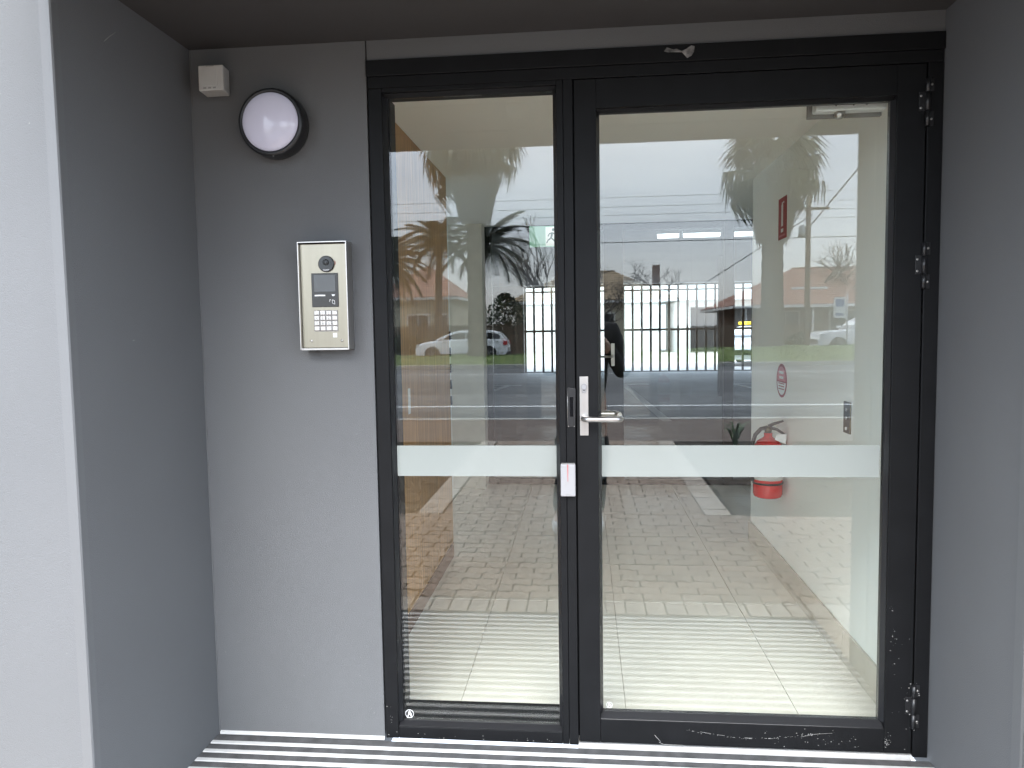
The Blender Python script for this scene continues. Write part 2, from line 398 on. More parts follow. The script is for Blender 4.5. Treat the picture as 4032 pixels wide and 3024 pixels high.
# ------------------------------------------------------------------ trees, houses, cars across the street
def frond_fan(rd, L=1.0):
    """fan palm leaf: petiole along +x then a drooping fan of blades"""
    mb = MB(); mb.tube([(0,0,0),(L*.45,0,.04),(L*.55,0,.02)], [.03,.02,.014], 4)
    n = 22
    for k in range(n):
        a = R(-105+210*k/(n-1)); l = L*.62*(1-.18*abs(math.sin(a)))*rd.uniform(.85,1.1); w = .028
        c, s_ = math.cos(a), math.sin(a); bx = L*.55
        mid = (bx+c*l*.55, s_*l*.55, .0-.04*l); tip = (bx+c*l*.66, s_*l*.66, -.72*l*rd.uniform(.7,1.4))
        px, py = -s_*w, c*w
        mb.poly([(bx,0,.02),(mid[0]+px,mid[1]+py,mid[2]),(mid[0]-px,mid[1]-py,mid[2]-.01),tip], [(0,1,2),(1,3,2)])
    return mb
def frond_feather(rd, L=3.0):
    mb = MB(); pts = []
    for i in range(9):
        q = i/8; pts.append((L*(q-.18*q*q)*.95, 0, L*(.34*q-.62*q*q)))
    mb.tube(pts, [.04*(1-q/9)+.006 for q in range(9)], 4)
    n = 42
    for k in range(n):
        q = .12+.87*k/(n-1); x = L*(q-.18*q*q)*.95; z = L*(.34*q-.62*q*q); l = L*.2*(math.sin(q*PI)**.5+.15)*rd.uniform(.85,1.1)
        for s in (-1,1):
            mb.poly([(x-.02,0,z),(x+.035,0,z),(x+l*.45,s*l*.8,z-l*.55)], [(0,1,2)])
    return mb
FAN = [frond_fan(random.Random(i)) for i in range(4)]; FEA = [frond_feather(random.Random(i+9)) for i in range(3)]
def fan_palm(x, y, z0, h_skirt, h_crown, r_bot, r_top, cr, trunk_r, seed, label):
    rd = random.Random(seed); t = thing('fan_palm', label, 'palm', (x,y,z0), 0, 'tall fan palms on the verge')
    H = h_crown
    prof = []; k = 26
    for i in range(k+1):
        q = i/k; r = trunk_r*(1.25-.3*q if q > .06 else 1.45-2*q); prof.append((r*(1+.05*(i%2)), -.3+(H+.3)*q))
    MB().lathe(prof, (0,0,0), 'z', 14).build('trunk', M['ptrunk'], t, rel=True)
    mb = MB()
    for _ in range(1500):
        q = rd.random(); zt = h_skirt+(H-h_skirt)*(.25+.75*q); rr = r_bot+(r_top-r_bot)*q; a = rd.uniform(0,2*PI)
        l = rd.uniform(.7,1.5)*(.6+.5*q); r0 = rr*rd.uniform(.72,1.0); r1 = rr*rd.uniform(.75,1.08)-.12*l; w = rd.uniform(.03,.09)
        zb = max(h_skirt-rd.uniform(0,.25), zt-l)
        c, s_ = math.cos(a), math.sin(a); px, py = -s_*w, c*w
        mb.poly([(c*r0*.85,s_*r0*.85,zt+.1),(c*r0+px,s_*r0+py,zt-l*.35),(c*r0-px,s_*r0-py,zt-l*.35),(c*r1,s_*r1,zb)], [(0,1,2),(1,3,2)])
    core = [(r_bot*.55,h_skirt+.2),(r_bot*.85,h_skirt+(H-h_skirt)*.2),(r_top*.8,h_skirt+(H-h_skirt)*.75),(r_top*.6,H)]
    mb.lathe(core, (0,0,0), 'z', 16)
    tag(mb.build('dead_skirt', M['deadfrond'], t, rel=True), kind='stuff')
    srcs = [f.build('frond', M['frond'], t, rel=True) for f in FAN]; cnt = 0
    for k in range(50):
        q = k/49; el = R(66-112*q); a = k*2.39996+rd.uniform(-.35,.35); s = cr*rd.choice((.6,.8,.95,1.05,1.15))*rd.uniform(.9,1.1)
        o = srcs[k] if k < 4 else inst(srcs[k%4], t)
        o.location = (0,0,H+.1+.5*(.5-q)); o.rotation_euler = (rd.uniform(-.3,.3), -el, a); o.scale = (s,s,s)
def feather_palm(x, y, z0, H, lean, fl, trunk_r, seed, label, n=34, m='datefrond'):
    rd = random.Random(seed); t = thing('feather_palm', label, 'palm', (x,y,z0), 0, 'feather palms behind the service road')
    pts = [(lean*(i/6)**2,0,-.2+(H+.2)*i/6) for i in range(7)]
    MB().tube(pts, [trunk_r*(1.2-.3*i/6) for i in range(7)], 10).build('trunk', M['ptrunk'], t, rel=True)
    srcs = [f.build('frond', M[m], t, rel=True) for f in FEA]
    for k in range(n):
        q = k/(n-1); el = R(62-95*q); a = k*2.39996+rd.uniform(-.25,.25); s = fl/3*rd.uniform(.8,1.1)
        o = srcs[k] if k < 3 else inst(srcs[k%3], t)
        o.location = (lean,0,H); o.rotation_euler = (rd.uniform(-.3,.3), -el, a); o.scale = (s,s,s)
fan_palm(-4.95,-32.3,.2,5.8,9.3,.8,1.25,2.45,.36,5,'taller fan palm with a long brown skirt, trunk in front of the white wagon')
fan_palm(8.45,-32.3,.42,4.3,7.8,.75,1.3,2.3,.42,2,'shorter fan palm with wide green crown beside the terracotta house')
feather_palm(-11.3,-40,0,5.2,0,3.6,.3,11,'broad feather palm at the far left of the mirrored street',40)
feather_palm(-8.5,-41,0,6.4,.2,3.0,.2,12,'feather palm between the left palm and the tall fan palm',34)
feather_palm(-6.2,-39,0,6.0,.9,3.4,.16,13,'dark drooping feather palm right of the tall fan palm',30)

def bare_tree(x, y, H, r, seed, label, spread=.55, depth=5):
    rd = random.Random(seed); t = thing('bare_tree', label, 'tree', (x,y,-.1), 0, 'leafless trees across the street')
    tr = MB(); br = MB()
    def grow(p, d, l, rad, lev):
        q = p+d*l*.5+Vector((rd.uniform(-.06,.06),rd.uniform(-.06,.06),0))*l; e = p+d*l+Vector((0,0,.03*l))
        (tr if lev == 0 else br).tube([p,q,e], [rad,rad*.85,rad*.68], 6 if lev < 2 else 3, cap=False)
        if lev >= depth: return
        for _ in range(3 if lev else 4):
            v = Vector((rd.gauss(0,1),rd.gauss(0,1),rd.uniform(-.2,.9))).normalized()
            grow(e if rd.random() < .6 else q, (d*(1-spread)+v*spread).normalized(), l*rd.uniform(.62,.82), rad*.6, lev+1)
    grow(Vector((0,0,0)), Vector((0,0,1)), H*.3, r, 0)
    tr.build('trunk', M['bark'], t, rel=True); br.build('branches', M['bark'], t, rel=True)
bare_tree(-1.9,-41.5,9.0,.14,21,'thin upright leafless tree right of the feather palms',.35)
bare_tree(.9,-43,6.6,.13,22,'bushy leafless tree left of the brown roof ridge')
bare_tree(3.9,-43,6.4,.12,23,'leafless tree in front of the brown roof left of its chimney')
bare_tree(16.4,-50,9.2,.2,24,'large leafless tree behind the terracotta house')
bare_tree(17.3,-33,12.2,.2,25,'tall leafless tree with high twigs at the far right')

def hip_house(name, label, x0, x1, y0, y1, wall_h, ridge_h, wallm, roofm, ov=.5, rl=.35, wins=(), doors=(), chim=None, rows=12, gable=False):
    """front wall faces +y at y0 (the street seen from the entrance); y1 < y0"""
    t = thing(name, label, 'house', ((x0+x1)/2, y0, -.06))
    B(x0,x1,y1,y0,-.06,wall_h).build('wall', wallm, t)
    cy_ = (y0+y1)/2; w = x1-x0; a0 = x0-ov; a1 = x1+ov; b0 = y0+ov; b1 = y1-ov; rx0, rx1 = x0+w*rl, x1-w*rl
    mb = MB(); e = wall_h-.02
    def course(P0, P1, Q0, Q1):     # tiled slope between eave P0-P1 and ridge Q0-Q1, built of overlapping courses
        P0, P1, Q0, Q1 = map(Vector, (P0,P1,Q0,Q1))
        for k in range(rows):
            s0, s1 = k/rows, (k+1)/rows; lift = Vector((0,0,.035))
            mb.poly([P0.lerp(Q0,s0)+lift, P1.lerp(Q1,s0)+lift, P1.lerp(Q1,s1), P0.lerp(Q0,s1), P0.lerp(Q0,s0)-lift, P1.lerp(Q1,s0)-lift], [(0,1,2,3),(4,5,1,0)])
    A = (rx0,cy_,ridge_h); Bq = (rx1,cy_,ridge_h)
    course((a0,b0,e),(a1,b0,e),A,Bq); course((a1,b1,e),(a0,b1,e),Bq,A); course((a0,b1,e),(a0,b0,e),A,A); course((a1,b0,e),(a1,b1,e),Bq,Bq)
    roof = mb.build('roof', roofm, t)
    MB().tube([A,Bq], .11, 6).build('ridge_cap', roofm, roof)
    mb = MB(); mb.box(a0,a1,b0-.02,b0+.04,e-.2,e-.03).box(a0,a1,b1-.04,b1+.02,e-.2,e-.03).box(a0-.02,a0+.02,b1,b0,e-.2,e-.03).box(a1-.02,a1+.02,b1,b0,e-.2,e-.03)
    mb.build('gutter', M['whitetrim'], t)
    for wx, wz, ww, wh in wins:
        f = B(wx-ww/2-.07,wx+ww/2+.07,y0,y0+.05,wz-.07,wz+wh+.07).build('window', M['whitetrim'], t)
        for s in (0,1): B(wx-ww/2+s*ww/2+.03,wx-ww/2+(s+1)*ww/2-.03,y0+.05,y0+.06,wz+.02,wz+wh-.02).build('pane', M['pane'], f)
    for dx, dw in doors:
        d = B(dx-dw/2,dx+dw/2,y0,y0+.05,-.05,2.1).build('door', M['timber'], t)
        B(dx-dw/2+.08,dx-dw/2+.12,y0+.05,y0+.09,.95,1.1).build('handle', M['steel'], d)
    if chim:
        cx_, ch = chim; c = B(cx_-.25,cx_+.25,cy_-.1,cy_+.4,ridge_h-1.2,ch).build('chimney', M['brick'], roof)
    return t
hip_house('cottage', 'cottage with red terracotta roof behind the left palms', -13.6,-8.6,-46.5,-55,3.7,5.9,M['creamwall'],M['terracotta'],wins=((-10.9,1.3,1.4,1.2),(-9.3,1.3,.7,1.2)),rl=.42)
hip_house('bungalow', 'cream bungalow with brown tiled roof and chimney across the street', -4.4,5.6,-47,-58,3.3,5.5,M['creamwall'],M['brownroof'],wins=((-2.6,1.1,1.6,1.3),(1.2,1.1,1.6,1.3),(4.4,1.1,1.2,1.3)),doors=((-.6,1.0),),chim=(5.2,5.9),rl=.33)
hr = hip_house('brick_house', 'brown brick house with big terracotta hip roof and white verandah posts', 10.3,24,-46,-57,2.75,5.35,M['brick'],M['terracotta'],wins=((12.6,1.0,1.6,1.3),(16.2,1.0,1.8,1.3),(20,1.0,1.8,1.3)),doors=((14.4,1.0),),ov=1.1,rl=.3,rows=18)
for x in (10.0,12.0,14.0,16.0,18.0): B(x-.05,x+.05,-45.15,-45.05,-.05,2.7).build('verandah_post', M['whitetrim'], hr)
B(9.95,18.05,-45.13,-45.07,.95,1.03).build('verandah_rail', M['whitetrim'], hr)
# paling fence between the left cottage and the bungalow
t = thing('paling_fence', 'brown timber paling fence behind the white wagon', 'fence', (-4.5,-43.2,-.06))
mb = MB(); x = -13
while x < 1.2:
    mb.box(x,x+.1,-43.22,-43.2,-.05,1.75+random.uniform(-.04,.04)); x += .115
tag(mb.build('paling', M['timber'], t), kind='stuff')
for z in (.4,1.3): B(-13,1.2,-43.29,-43.222,z,z+.08).build('rail', M['timber'], t)
t = thing('paling_fence', 'low brown paling fence before the brick house', 'fence', (12,-43.2,-.06))
mb = MB(); x = 5.2
while x < 12.6:
    mb.box(x,x+.1,-43.22,-43.2,-.05,1.5+random.uniform(-.04,.04)); x += .115
tag(mb.build('paling', M['timber'], t), kind='stuff')
for z in (.35,1.1): B(5.2,12.6,-43.29,-43.222,z,z+.08).build('rail', M['timber'], t)
def shrub(x, y, w, h, seed, label, m='leafgreen'):
    rd = random.Random(seed); t = thing('shrub', label, 'shrub', (x,y,-.05), 0, 'shrubs before the far houses')
    mb = MB()
    for _ in range(1700):
        a = rd.uniform(0,2*PI); u_ = rd.random()**.5; zz = rd.random(); rr = w*.5*u_*math.sin(PI*(.15+.8*zz))*rd.uniform(.75,1.15)
        p = Vector((rr*math.cos(a), rr*math.sin(a), .15+h*zz)); v = Vector((rd.gauss(0,1),rd.gauss(0,1),rd.gauss(0,1))).normalized()*.14; q = v.orthogonal().normalized()*.06
        mb.poly([p-v,p+q,p+v,p-q], [(0,1,2,3)])
    tag(mb.build('foliage', M[m], t, rel=True), kind='stuff')
    mb = MB()
    for _ in range(6): mb.tube([(0,0,0),(rd.uniform(-.3,.3)*w,rd.uniform(-.3,.3)*w,h*.7)], [.04,.012], 4)
    mb.build('stem', M['bark'], t, rel=True)
shrub(-4.9,-44.5,3.4,3.6,31,'dark green bush behind the rear of the white wagon')
shrub(12.6,-42.4,1.8,.9,32,'low bush under the street sign')
shrub(-10.8,-42.3,2.2,1.2,33,'low bush in front of the white wagon')

def car(label, length, height, width, loc, rz, kind='wagon', group='white cars parked on the service road'):
    """local x forward, z up; built from a stack of cross sections"""
    t = thing('parked_car', label, 'car', loc, rz, group)
    L, H, W = length, height, width
    if kind == 'wagon':
        top = [(-.5,.52),(-.485,.66),(-.46,.70),(-.30,.71),(.10,.70),(.26,.665),(.40,.60),(.475,.53),(.5,.42)]
        roof = [(-.475,.70),(-.40,.93),(-.30,.985),(-.10,1.0),(.05,.97),(.15,.87),(.27,.67)]
    else:
        top = [(-.5,.52),(-.495,.62),(-.47,.66),(-.20,.66),(.14,.655),(.28,.645),(.42,.62),(.485,.56),(.5,.40)]
        roof = [(-.48,.66),(-.43,.94),(-.34,.99),(-.10,1.0),(.04,.98),(.11,.88),(.20,.65)]
    zb = .16*H
    # lower body: lofted along x with rounded sides
    secs = []
    xs = [p[0] for p in top]
    for x, z in top:
        tap = 1-.16*max(0,(abs(x)-.38)/.12)**2
        secs.append((x*L, z*H, W/2*tap))
    prof = lambda zt, w: [(-w*.93,zb),(-w*.985,zb+.12*H),(-w,zb+.28*H if zt > zb+.3*H else (zb+zt)/2),(-w*.97,zt-.04*H),(-w*.88,zt),(w*.88,zt),(w*.97,zt-.04*H),(w,zb+.28*H if zt > zb+.3*H else (zb+zt)/2),(w*.985,zb+.12*H),(w*.93,zb)]
    mb = MB(); V = []; n = 10
    for x, z, w in secs: V += [(x,p[0],p[1]) for p in prof(z,w)]
    k = len(secs); F = [(i*n+j,i*n+(j+1)%n,(i+1)*n+(j+1)%n,(i+1)*n+j) for i in range(k-1) for j in range(n)]+[tuple(range(n))[::-1],tuple((k-1)*n+j for j in range(n))]
    mb.poly(V, F, False); body = mb.build('body', M['carpaint'], t, rel=True, bevel=.03, seg=3)
    mb = MB(); V = []
    for x, z in roof:
        zz = z*H; base = .66*H if kind != 'wagon' else .69*H; hh = max(zz-base,.01); w1 = W*.455; w2 = w1-hh*.32
        V += [(x*L,-w1,base-.03),(x*L,-w2,base+hh),(x*L,w2,base+hh),(x*L,w1,base-.03)]
    k = len(roof); F = [(i*4+j,i*4+j+1,(i+1)*4+j+1,(i+1)*4+j) for i in range(k-1) for j in range(3)]+[(0,1,2,3),tuple((k-1)*4+j for j in range(4))]
    cab = MB().poly(V, F).build('cabin', M['carpaint'], t, rel=True, bevel=.04, seg=3)
    # windows, slightly proud of the cabin sides
    def side_win(xa, xb, name='side_window'):
        for s in (-1,1):
            P = []
            base = .66*H if kind != 'wagon' else .69*H
            def roofz(x):
                for (xa_,za),(xb_,zb_) in zip(roof,roof[1:]):
                    if xa_ <= x <= xb_: return (za+(zb_-za)*(x-xa_)/(xb_-xa_))*H
                return base
            up = [];dn = []
            for i in range(7):
                x = xa+(xb-xa)*i/6; zt = max(base+.03, roofz(x)-.075*H); hh = zt-base; w1 = W*.455+.006
                up.append((x*L, s*(w1-hh*.32), zt)); dn.append((x*L, s*w1, base+.015))
            MB().poly(dn+up, [(i,i+1,8+i,7+i) for i in range(6)]).build(name, M['carglass'], t, rel=True)
    xr = roof[0][0]; 
    side_win(-.42,-.285); side_win(-.27,-.06); side_win(-.045,roof[-1][0]-.035)
    # screens
    for pa, pb, nm in ((roof[-1],roof[-2],'windscreen'),(roof[0],roof[1],'rear_window')):
        base = .66*H if kind != 'wagon' else .69*H; w1 = W*.40
        d = 1 if nm == 'windscreen' else -1
        xa = pa[0]*L*.97+d*.03+(.0); za = base+.05; xb_, zb_ = pb[0]*L+d*.03, pb[1]*H-.06; w2 = W*.40-(zb_-za)*.3
        MB().poly([(xa,-w1,za),(xa,w1,za),(xb_,w2,zb_),(xb_,-w2,zb_)], [(0,1,2,3)]).build(nm, M['carglass'], t, rel=True)
    wr = .225*H if kind == 'wagon' else .215*H
    for x in (-.30,.31):
        for s in (-1,1):
            yy = s*(W/2-.1)
            MB().lathe([(wr*1.13,-.06),(wr*1.13,.115)], (x*L,s*(W/2-.055),wr), 'y', 24).build('wheel_arch', M['black'], t, rel=True)
            wh = MB().lathe([(wr*.6,-.11),(wr*.93,-.11),(wr,-.08),(wr,.1),(wr*.93,.125),(wr*.6,.125)], (x*L,yy+ (0.02 if s > 0 else -.035),wr), 'y', 24).build('wheel', M['tyre'], t, rel=True)
            mb = MB().lathe([(wr*.62,-.005),(wr*.62,.012)], (x*L,yy+s*.135,wr), 'y', 20)
            for q in range(5):
                a = 2*PI*q/5; mb.tube([(x*L,yy+s*.15,wr),(x*L+wr*.58*math.cos(a),yy+s*.15,wr+wr*.58*math.sin(a))], .035, 4)
            mb.build('rim', M['rim'], wh, rel=True)
    for s in (-1,1):
        B(L*.455,L*.487,s*W*.40-.14,s*W*.40+.14,.47*H,.54*H).build('headlight', M['carlamp'], t, rel=True)
        B(-L*.498,-L*.455,s*W*.44-.11,s*W*.44+.065,.5*H,.63*H).build('taillight', M['taillamp'], t, rel=True)
        MB().box(L*.17,L*.2,s*(W/2)-.05,s*(W/2)+.16 if s > 0 else s*W/2+.05,.68*H,.76*H).build('mirror', M['carpaint'], t, rel=True) if s > 0 else B(L*.17,L*.2,-W/2-.16,-W/2+.05,.68*H,.76*H).build('mirror', M['carpaint'], t, rel=True)
    B(-L*.3,L*.25,-W*.5-.006,W*.5+.006,.17*H,.22*H).build('sill_trim', M['black'], t, rel=True)
    B(L*.485,L*.506,-W*.3,W*.3,.28*H,.4*H).build('grille', M['black'], t, rel=True)
    B(-L*.506,-L*.48,-W*.42,W*.42,.17*H,.27*H).build('rear_bumper', M['black'], t, rel=True)
    B(-L*.511,-L*.503,-.18,.18,.42*H,.49*H).build('number_plate', M['whiteprint'], t, rel=True)
    return t
car('white wagon parked nose left, its middle hidden by the tall palm trunk', 4.55,1.48,1.78,(-5.95,-34.4,-.03),PI)
car('white four wheel drive parked under the street sign by the terracotta house', 4.9,1.85,1.9,(14.3,-37.6,-.03),PI,'ute')

# pole, wires, signs
t = thing('power_pole', 'brown timber power pole beside the shorter fan palm', 'pole', (10.9,-35.5,-.03))
MB().tube([(10.9,-35.5,-.3),(10.9,-35.5,7.6)], [.15,.11], 10).build('pole', M['pole'], t)
B(9.9,11.9,-35.6,-35.48,7.0,7.12).build('crossarm', M['pole'], t)
MB().lathe([(.16,0),(.18,.1),(.18,.5),(.1,.6)], (10.6,-35.5,5.7), 'z', 12).build('transformer', M['duct'], t)
for z, ya, lb in ((6.95,-30,'topmost power line across the mirrored sky'),(6.55,-30,'second power line from the top across the mirrored sky'),(6.2,-30,'third power line from the top across the mirrored sky'),(5.85,-30,'fourth power line from the top across the mirrored sky'),(4.95,-29,'lowest heavy cable across the mirrored sky')):
    tag(MB().tube([(-60+i*10, ya, z+.35*((i-6)/6)**2*0+.0) for i in range(13)], .008 if z > 5 else .015, 4).build('power_line', M['wire']), lb, 'cable', 'power lines along the street')
tag(MB().tube([(10.9,-35.4,7.4),(9.5,-30,6.0),(7.0,-20,3.9),(6.6,-14,6.0)][:2]+[(6.0,-40,3.4)], .02, 4).build('service_cable', M['wire']), 'slack service cable from the power pole to a roof', 'cable')
tag(MB().tube([(10.95,-35.4,6.2),(14.6,-31.0,11.6)], .03, 5).build('stay_cable', M['wire']), 'steep stay cable rising beside the shorter palm', 'cable')
t = thing('bus_stop_sign', 'white and blue street sign on a thin post by the white four wheel drive', 'sign', (12.5,-35.0,.2))
MB().tube([(12.62,-35,-.1),(12.62,-35,2.95)], .04, 8).build('post', M['duct'], t)
B(12.0,12.55,-35.03,-35.0,1.75,2.75).build('sign_plate', M['whiteprint'], t, bevel=.02)
B(12.08,12.47,-34.998,-34.99,2.3,2.65).build('blue_panel', M['blueprint'], t)
B(12.08,12.47,-34.998,-34.99,1.85,2.0).build('blue_line', M['blueprint'], t)
t = thing('street_light', 'pale street light with a flat double arm behind the bus stop sign', 'street light', (12.6,-41,-.05))
MB().tube([(12.6,-41,-.1),(12.6,-41,3.5)], .05, 8).build('column', M['duct'], t)
B(11.6,13.6,-41.1,-40.9,3.42,3.55).build('lamp_arm', M['whitetrim'], t, bevel=.03)

# ------------------------------------------------------------------ the building: recess walls
YG = .035                                   # glass plane
DEP = -.665                                 # outer face of the building
XL, XR, SOF = -1.30, 1.10, 2.352
ow = tag(B(-9,XL-.03,DEP,2.0,-.06,3.3).build('outer_wall', M['render']), 'pale grey rendered outer wall left of the entrance recess', 'wall')
cb = MB().prism([(XL-.03,DEP),(XL-.003,DEP),(XL,DEP+.004),(XL,DEP+.03),(XL-.03,DEP+.03)], 'z', -.06, 3.3).build('corner_bead', M['bead'], ow)
B(-9,XL-.033,DEP-.0015,DEP,.078,.082).build('render_joint', M['scuff'], ow)
rw = tag(B(XL-.03,XL,DEP+.03,.30,-.06,SOF+.3).build('recess_wall', M['render']), 'shaded grey side wall on the left of the entrance recess', 'wall', 'side walls of the recess')
MB().tube([(-1.3, -0.455, 2.213), (-1.3, -0.429, 2.236), (-1.3, -0.401, 2.257)], .0007, 4).tube([(-1.3, -0.395, 1.393), (-1.3, -0.386, 1.394)], .0006, 4).build('cobweb_strand', M['scuff'], rw)
rr = tag(B(XR,XR+.25,DEP+.2,.30,-.06,SOF+.3).build('recess_wall', M['render']), 'shaded grey side wall on the right beside the door hinges', 'wall', 'side walls of the recess')
B(XR-.003,XR+.25,DEP+.16,DEP+.199,-.06,SOF+.3).build('corner_bead', M['bead'], rr)
ow2 = tag(B(XR+.004,9,DEP,DEP+.158,-.06,3.3).build('outer_wall', M['render']), 'grey rendered outer wall right of the entrance recess', 'wall')
tag(B(XR+.26,9,DEP+.17,2.0,-.06,3.3).build('inner_wall', M['render']), 'grey wall core right of the recess', 'wall')
ew = tag(B(XL+.001,-.7,0,.28,-.06,SOF+.3).build('entrance_wall', M['render']), 'grey rendered wall panel carrying the intercom and round light', 'wall')
B(-.6955,XR-.001,.001,.28,2.29,SOF+.3).build('lintel', M['render'], ew)
B(-.699,-.6965,.012,.27,2.292,SOF+.3).build('panel_joint', M['framedark'], ew)
MB().box(XL+.001,XL+.005,-.003,0,.0,SOF-.002).build('corner_bead', M['bead'], ew)
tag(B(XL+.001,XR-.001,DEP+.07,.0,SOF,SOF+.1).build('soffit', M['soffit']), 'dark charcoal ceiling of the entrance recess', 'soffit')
bm_ = tag(B(XL-.028,XR+.003,DEP+.0015,DEP+.068,SOF+.002,3.3).build('opening_beam', M['render']), 'grey wall face over the front of the entrance recess', 'beam')
cn = thing('entrance_canopy', 'flat projecting canopy slab with a dark edge strip over the entrance', 'canopy', (0,-1.03,SOF))
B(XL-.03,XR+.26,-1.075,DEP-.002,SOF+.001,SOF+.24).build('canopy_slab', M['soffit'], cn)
B(XL-.03,XR+.26,-1.41,-1.077,SOF-.004,SOF+.24).build('edge_strip', M['frame'], cn)
sn = thing('soffit_light', 'small round unlit light fitting under the entrance canopy', 'light fitting', (-.27,-.70,2.35))
MB().lathe([(.05,.0005),(.05,-.02),(.035,-.045),(.001,-.05)], (-.27,-.70,SOF), 'z', 24).build('fitting', M['greyslot'], sn)
tag(B(-9,9,DEP+.02,24,3.3,3.5).build('building_roof', M['darkconc']), 'flat roof slab above the entrance', 'roof')
# thin skirting lip where the wall meets the mat
tag(MB().prism([(0,-.004),(-.008,-.004),(-.006,.004),(0,.006)], 'x', XL+.006, -.700).build('mat_edging', M['alu']), 'pale metal edging strip under the intercom wall', 'edging')

# entrance mat: alternating aluminium bars and carpet infill
mat_t = thing('entrance_mat', 'recessed entrance mat of bright aluminium bars and dark carpet strips', 'mat', (-.1,-.55,-.004))
B(XL+.002,XR-.002,-1.12,-.0125,-.06,-.012).build('mat_tray', M['sand'], mat_t)
pitch = .053; bar = B(0,XR-XL-.004,-.0095,.0095,-.010,.0).build('aluminium_bar', M['alu'], mat_t, rel=True, bevel=.002)
inf = B(0,XR-XL-.004,-.0158,.0158,-.011,-.0025).build('carpet_strip', M['carpet'], mat_t, rel=True)
k = 0; y = -.062
inst(inf, mat_t, (XL+.102, .518, .004)); inst(inf, mat_t, (XL+.102, .5145, .0038))
while y > -1.11:
    o = bar if k == 0 else inst(bar, mat_t); o.location = (XL+.002+.1, y+.55, .004)
    o2 = inf if k == 0 else inst(inf, mat_t); o2.location = (XL+.002+.1, y-pitch/2+.55, .004)
    k += 1; y -= pitch
B(-4.2,XL+.0,-1.12,DEP-.002,-.06,-.006).build('side_kerb', M['paverlight'], None)['kind'] = 'structure'
B(XR,4.2,-1.12,DEP-.002,-.06,-.006).build('side_kerb', M['paverlight'], None)['kind'] = 'structure'

# ------------------------------------------------------------------ glazed frame, sidelight and door
fr = thing('glazed_frame', 'black metal entrance frame with a tall narrow glass sidelight', 'door frame', (.2,0,0))
FD = .11                                     # frame depth
B(-.6995,XR-.001,-.006,FD,2.237,2.2885).build('head_flashing', M['frame'], fr, bevel=.002)
B(-.695,XR-.003,0,FD,2.2005,2.2365).build('head', M['frame'], fr, bevel=.0015)
B(-.695,-.650,.0,FD,.0,2.2).build('jamb', M['frame'], fr, bevel=.002)
B(1.0525,XR-.002,.0,FD,.0,2.2).build('jamb', M['frame'], fr, bevel=.002)
B(-.0815,-.060,.0005,FD,.0,2.2).build('mullion', M['frame'], fr, bevel=.002)
B(-.059,-.029,-.002,FD-.02,.0,2.2).build('mullion', M['frame'], fr, bevel=.002)
B(-.6495,-.082,.001,FD,.0,.042).build('bottom_rail', M['frame'], fr, bevel=.002)
B(-.6495,-.082,.001,FD,2.186,2.2).build('top_rail', M['frame'], fr, bevel=.0015)
# sloped glazing beads round the sidelight
def beads(x0, x1, z0, z1, w, yf, yb, parent, bw=None):
    bw = bw or w
    MB().prism([(yf,z0),(yb,z0+bw),(yb+.02,z0+bw),(yb+.02,z0)], 'x', x0, x1).build('glazing_bead', M['framebead'], parent, bevel=.0015)
    MB().prism([(yf+.012,z1),(yb,z1-w),(yb+.02,z1-w),(yb+.02,z1)], 'x', x0, x1).build('glazing_bead', M['frame'], parent)  # top bead keeps the darker frame black, its shade put into the colour
    MB().prism([(x0,yf+.006),(x0+w,yb),(x0+w,yb+.02),(x0,yb+.02)], 'z', z0+bw, z1-w).build('glazing_bead', M['framebead'], parent)
    MB().prism([(x1,yf+.006),(x1-w,yb),(x1-w,yb+.02),(x1,yb+.02)], 'z', z0+bw, z1-w).build('glazing_bead', M['framebead'], parent)
beads(-.6495,-.082,.0425,2.1855,.011,.003,.026,fr)
# dark rebate behind the bead, at the bottom of the sidelight
B(-.6385,-.6325,YG+.002,YG+.07,.05,2.175).build('rebate', M['frame'], fr)
sp = B(-.6375,-.0935,YG-.003,YG+.003,.0545,2.1735).build('pane', M['glass'], fr); sp['label'] = 'tall clear sidelight pane reflecting the palm and white wagon'
B(-.6375,-.0935,YG+.012,YG+.06,.0545,.092).build('inner_rail', M['frame'], fr)
B(-.6372,-.0938,YG-.0045,YG-.0032,.915,1.0195).build('frosted_strip', M['frost'], fr)
B(-.034,-.014,.0525,.075,.005,2.2).build('gap_light_stop', M['frame'], fr)  # strip added to block light leaking through the gap beside the door
# threshold below the door
B(-.03,1.052,.004,FD,-.03,.004).build('threshold', M['alu'], fr)

dr = thing('glass_door', 'black framed glass entrance door with a lever handle and frosted band', 'door', (.52,.02,.006))
DZ0, DZ1 = .012, 2.197
DX0, DX1 = -.0245, 1.0475
st = B(DX0,.0455,0,.05,DZ0,DZ1).build('stile', M['frame'], dr, bevel=.0015)
st2 = B(.9635,DX1,0,.05,DZ0,DZ1).build('stile', M['frame'], dr, bevel=.0015)
B(.046,.963,.0004,.05,2.107,DZ1).build('top_rail', M['frame'], dr, bevel=.0012)
brl = B(.046,.963,.0004,.05,DZ0,.092).build('bottom_rail', M['frame'], dr, bevel=.0012); brl['label'] = 'bottom rail with scuff marks'
beads(.046,.963,.0925,2.1065,.010,.002,.026,dr,.017)
dp = B(.0565,.9525,YG-.003,YG+.003,.1098,2.0962).build('pane', M['glass'], dr); dp['label'] = 'clear door pane reflecting the street over the lobby'
B(.0567,.943,YG-.0045,YG-.0032,.915,1.0195).build('frosted_strip', M['frost'], dr)
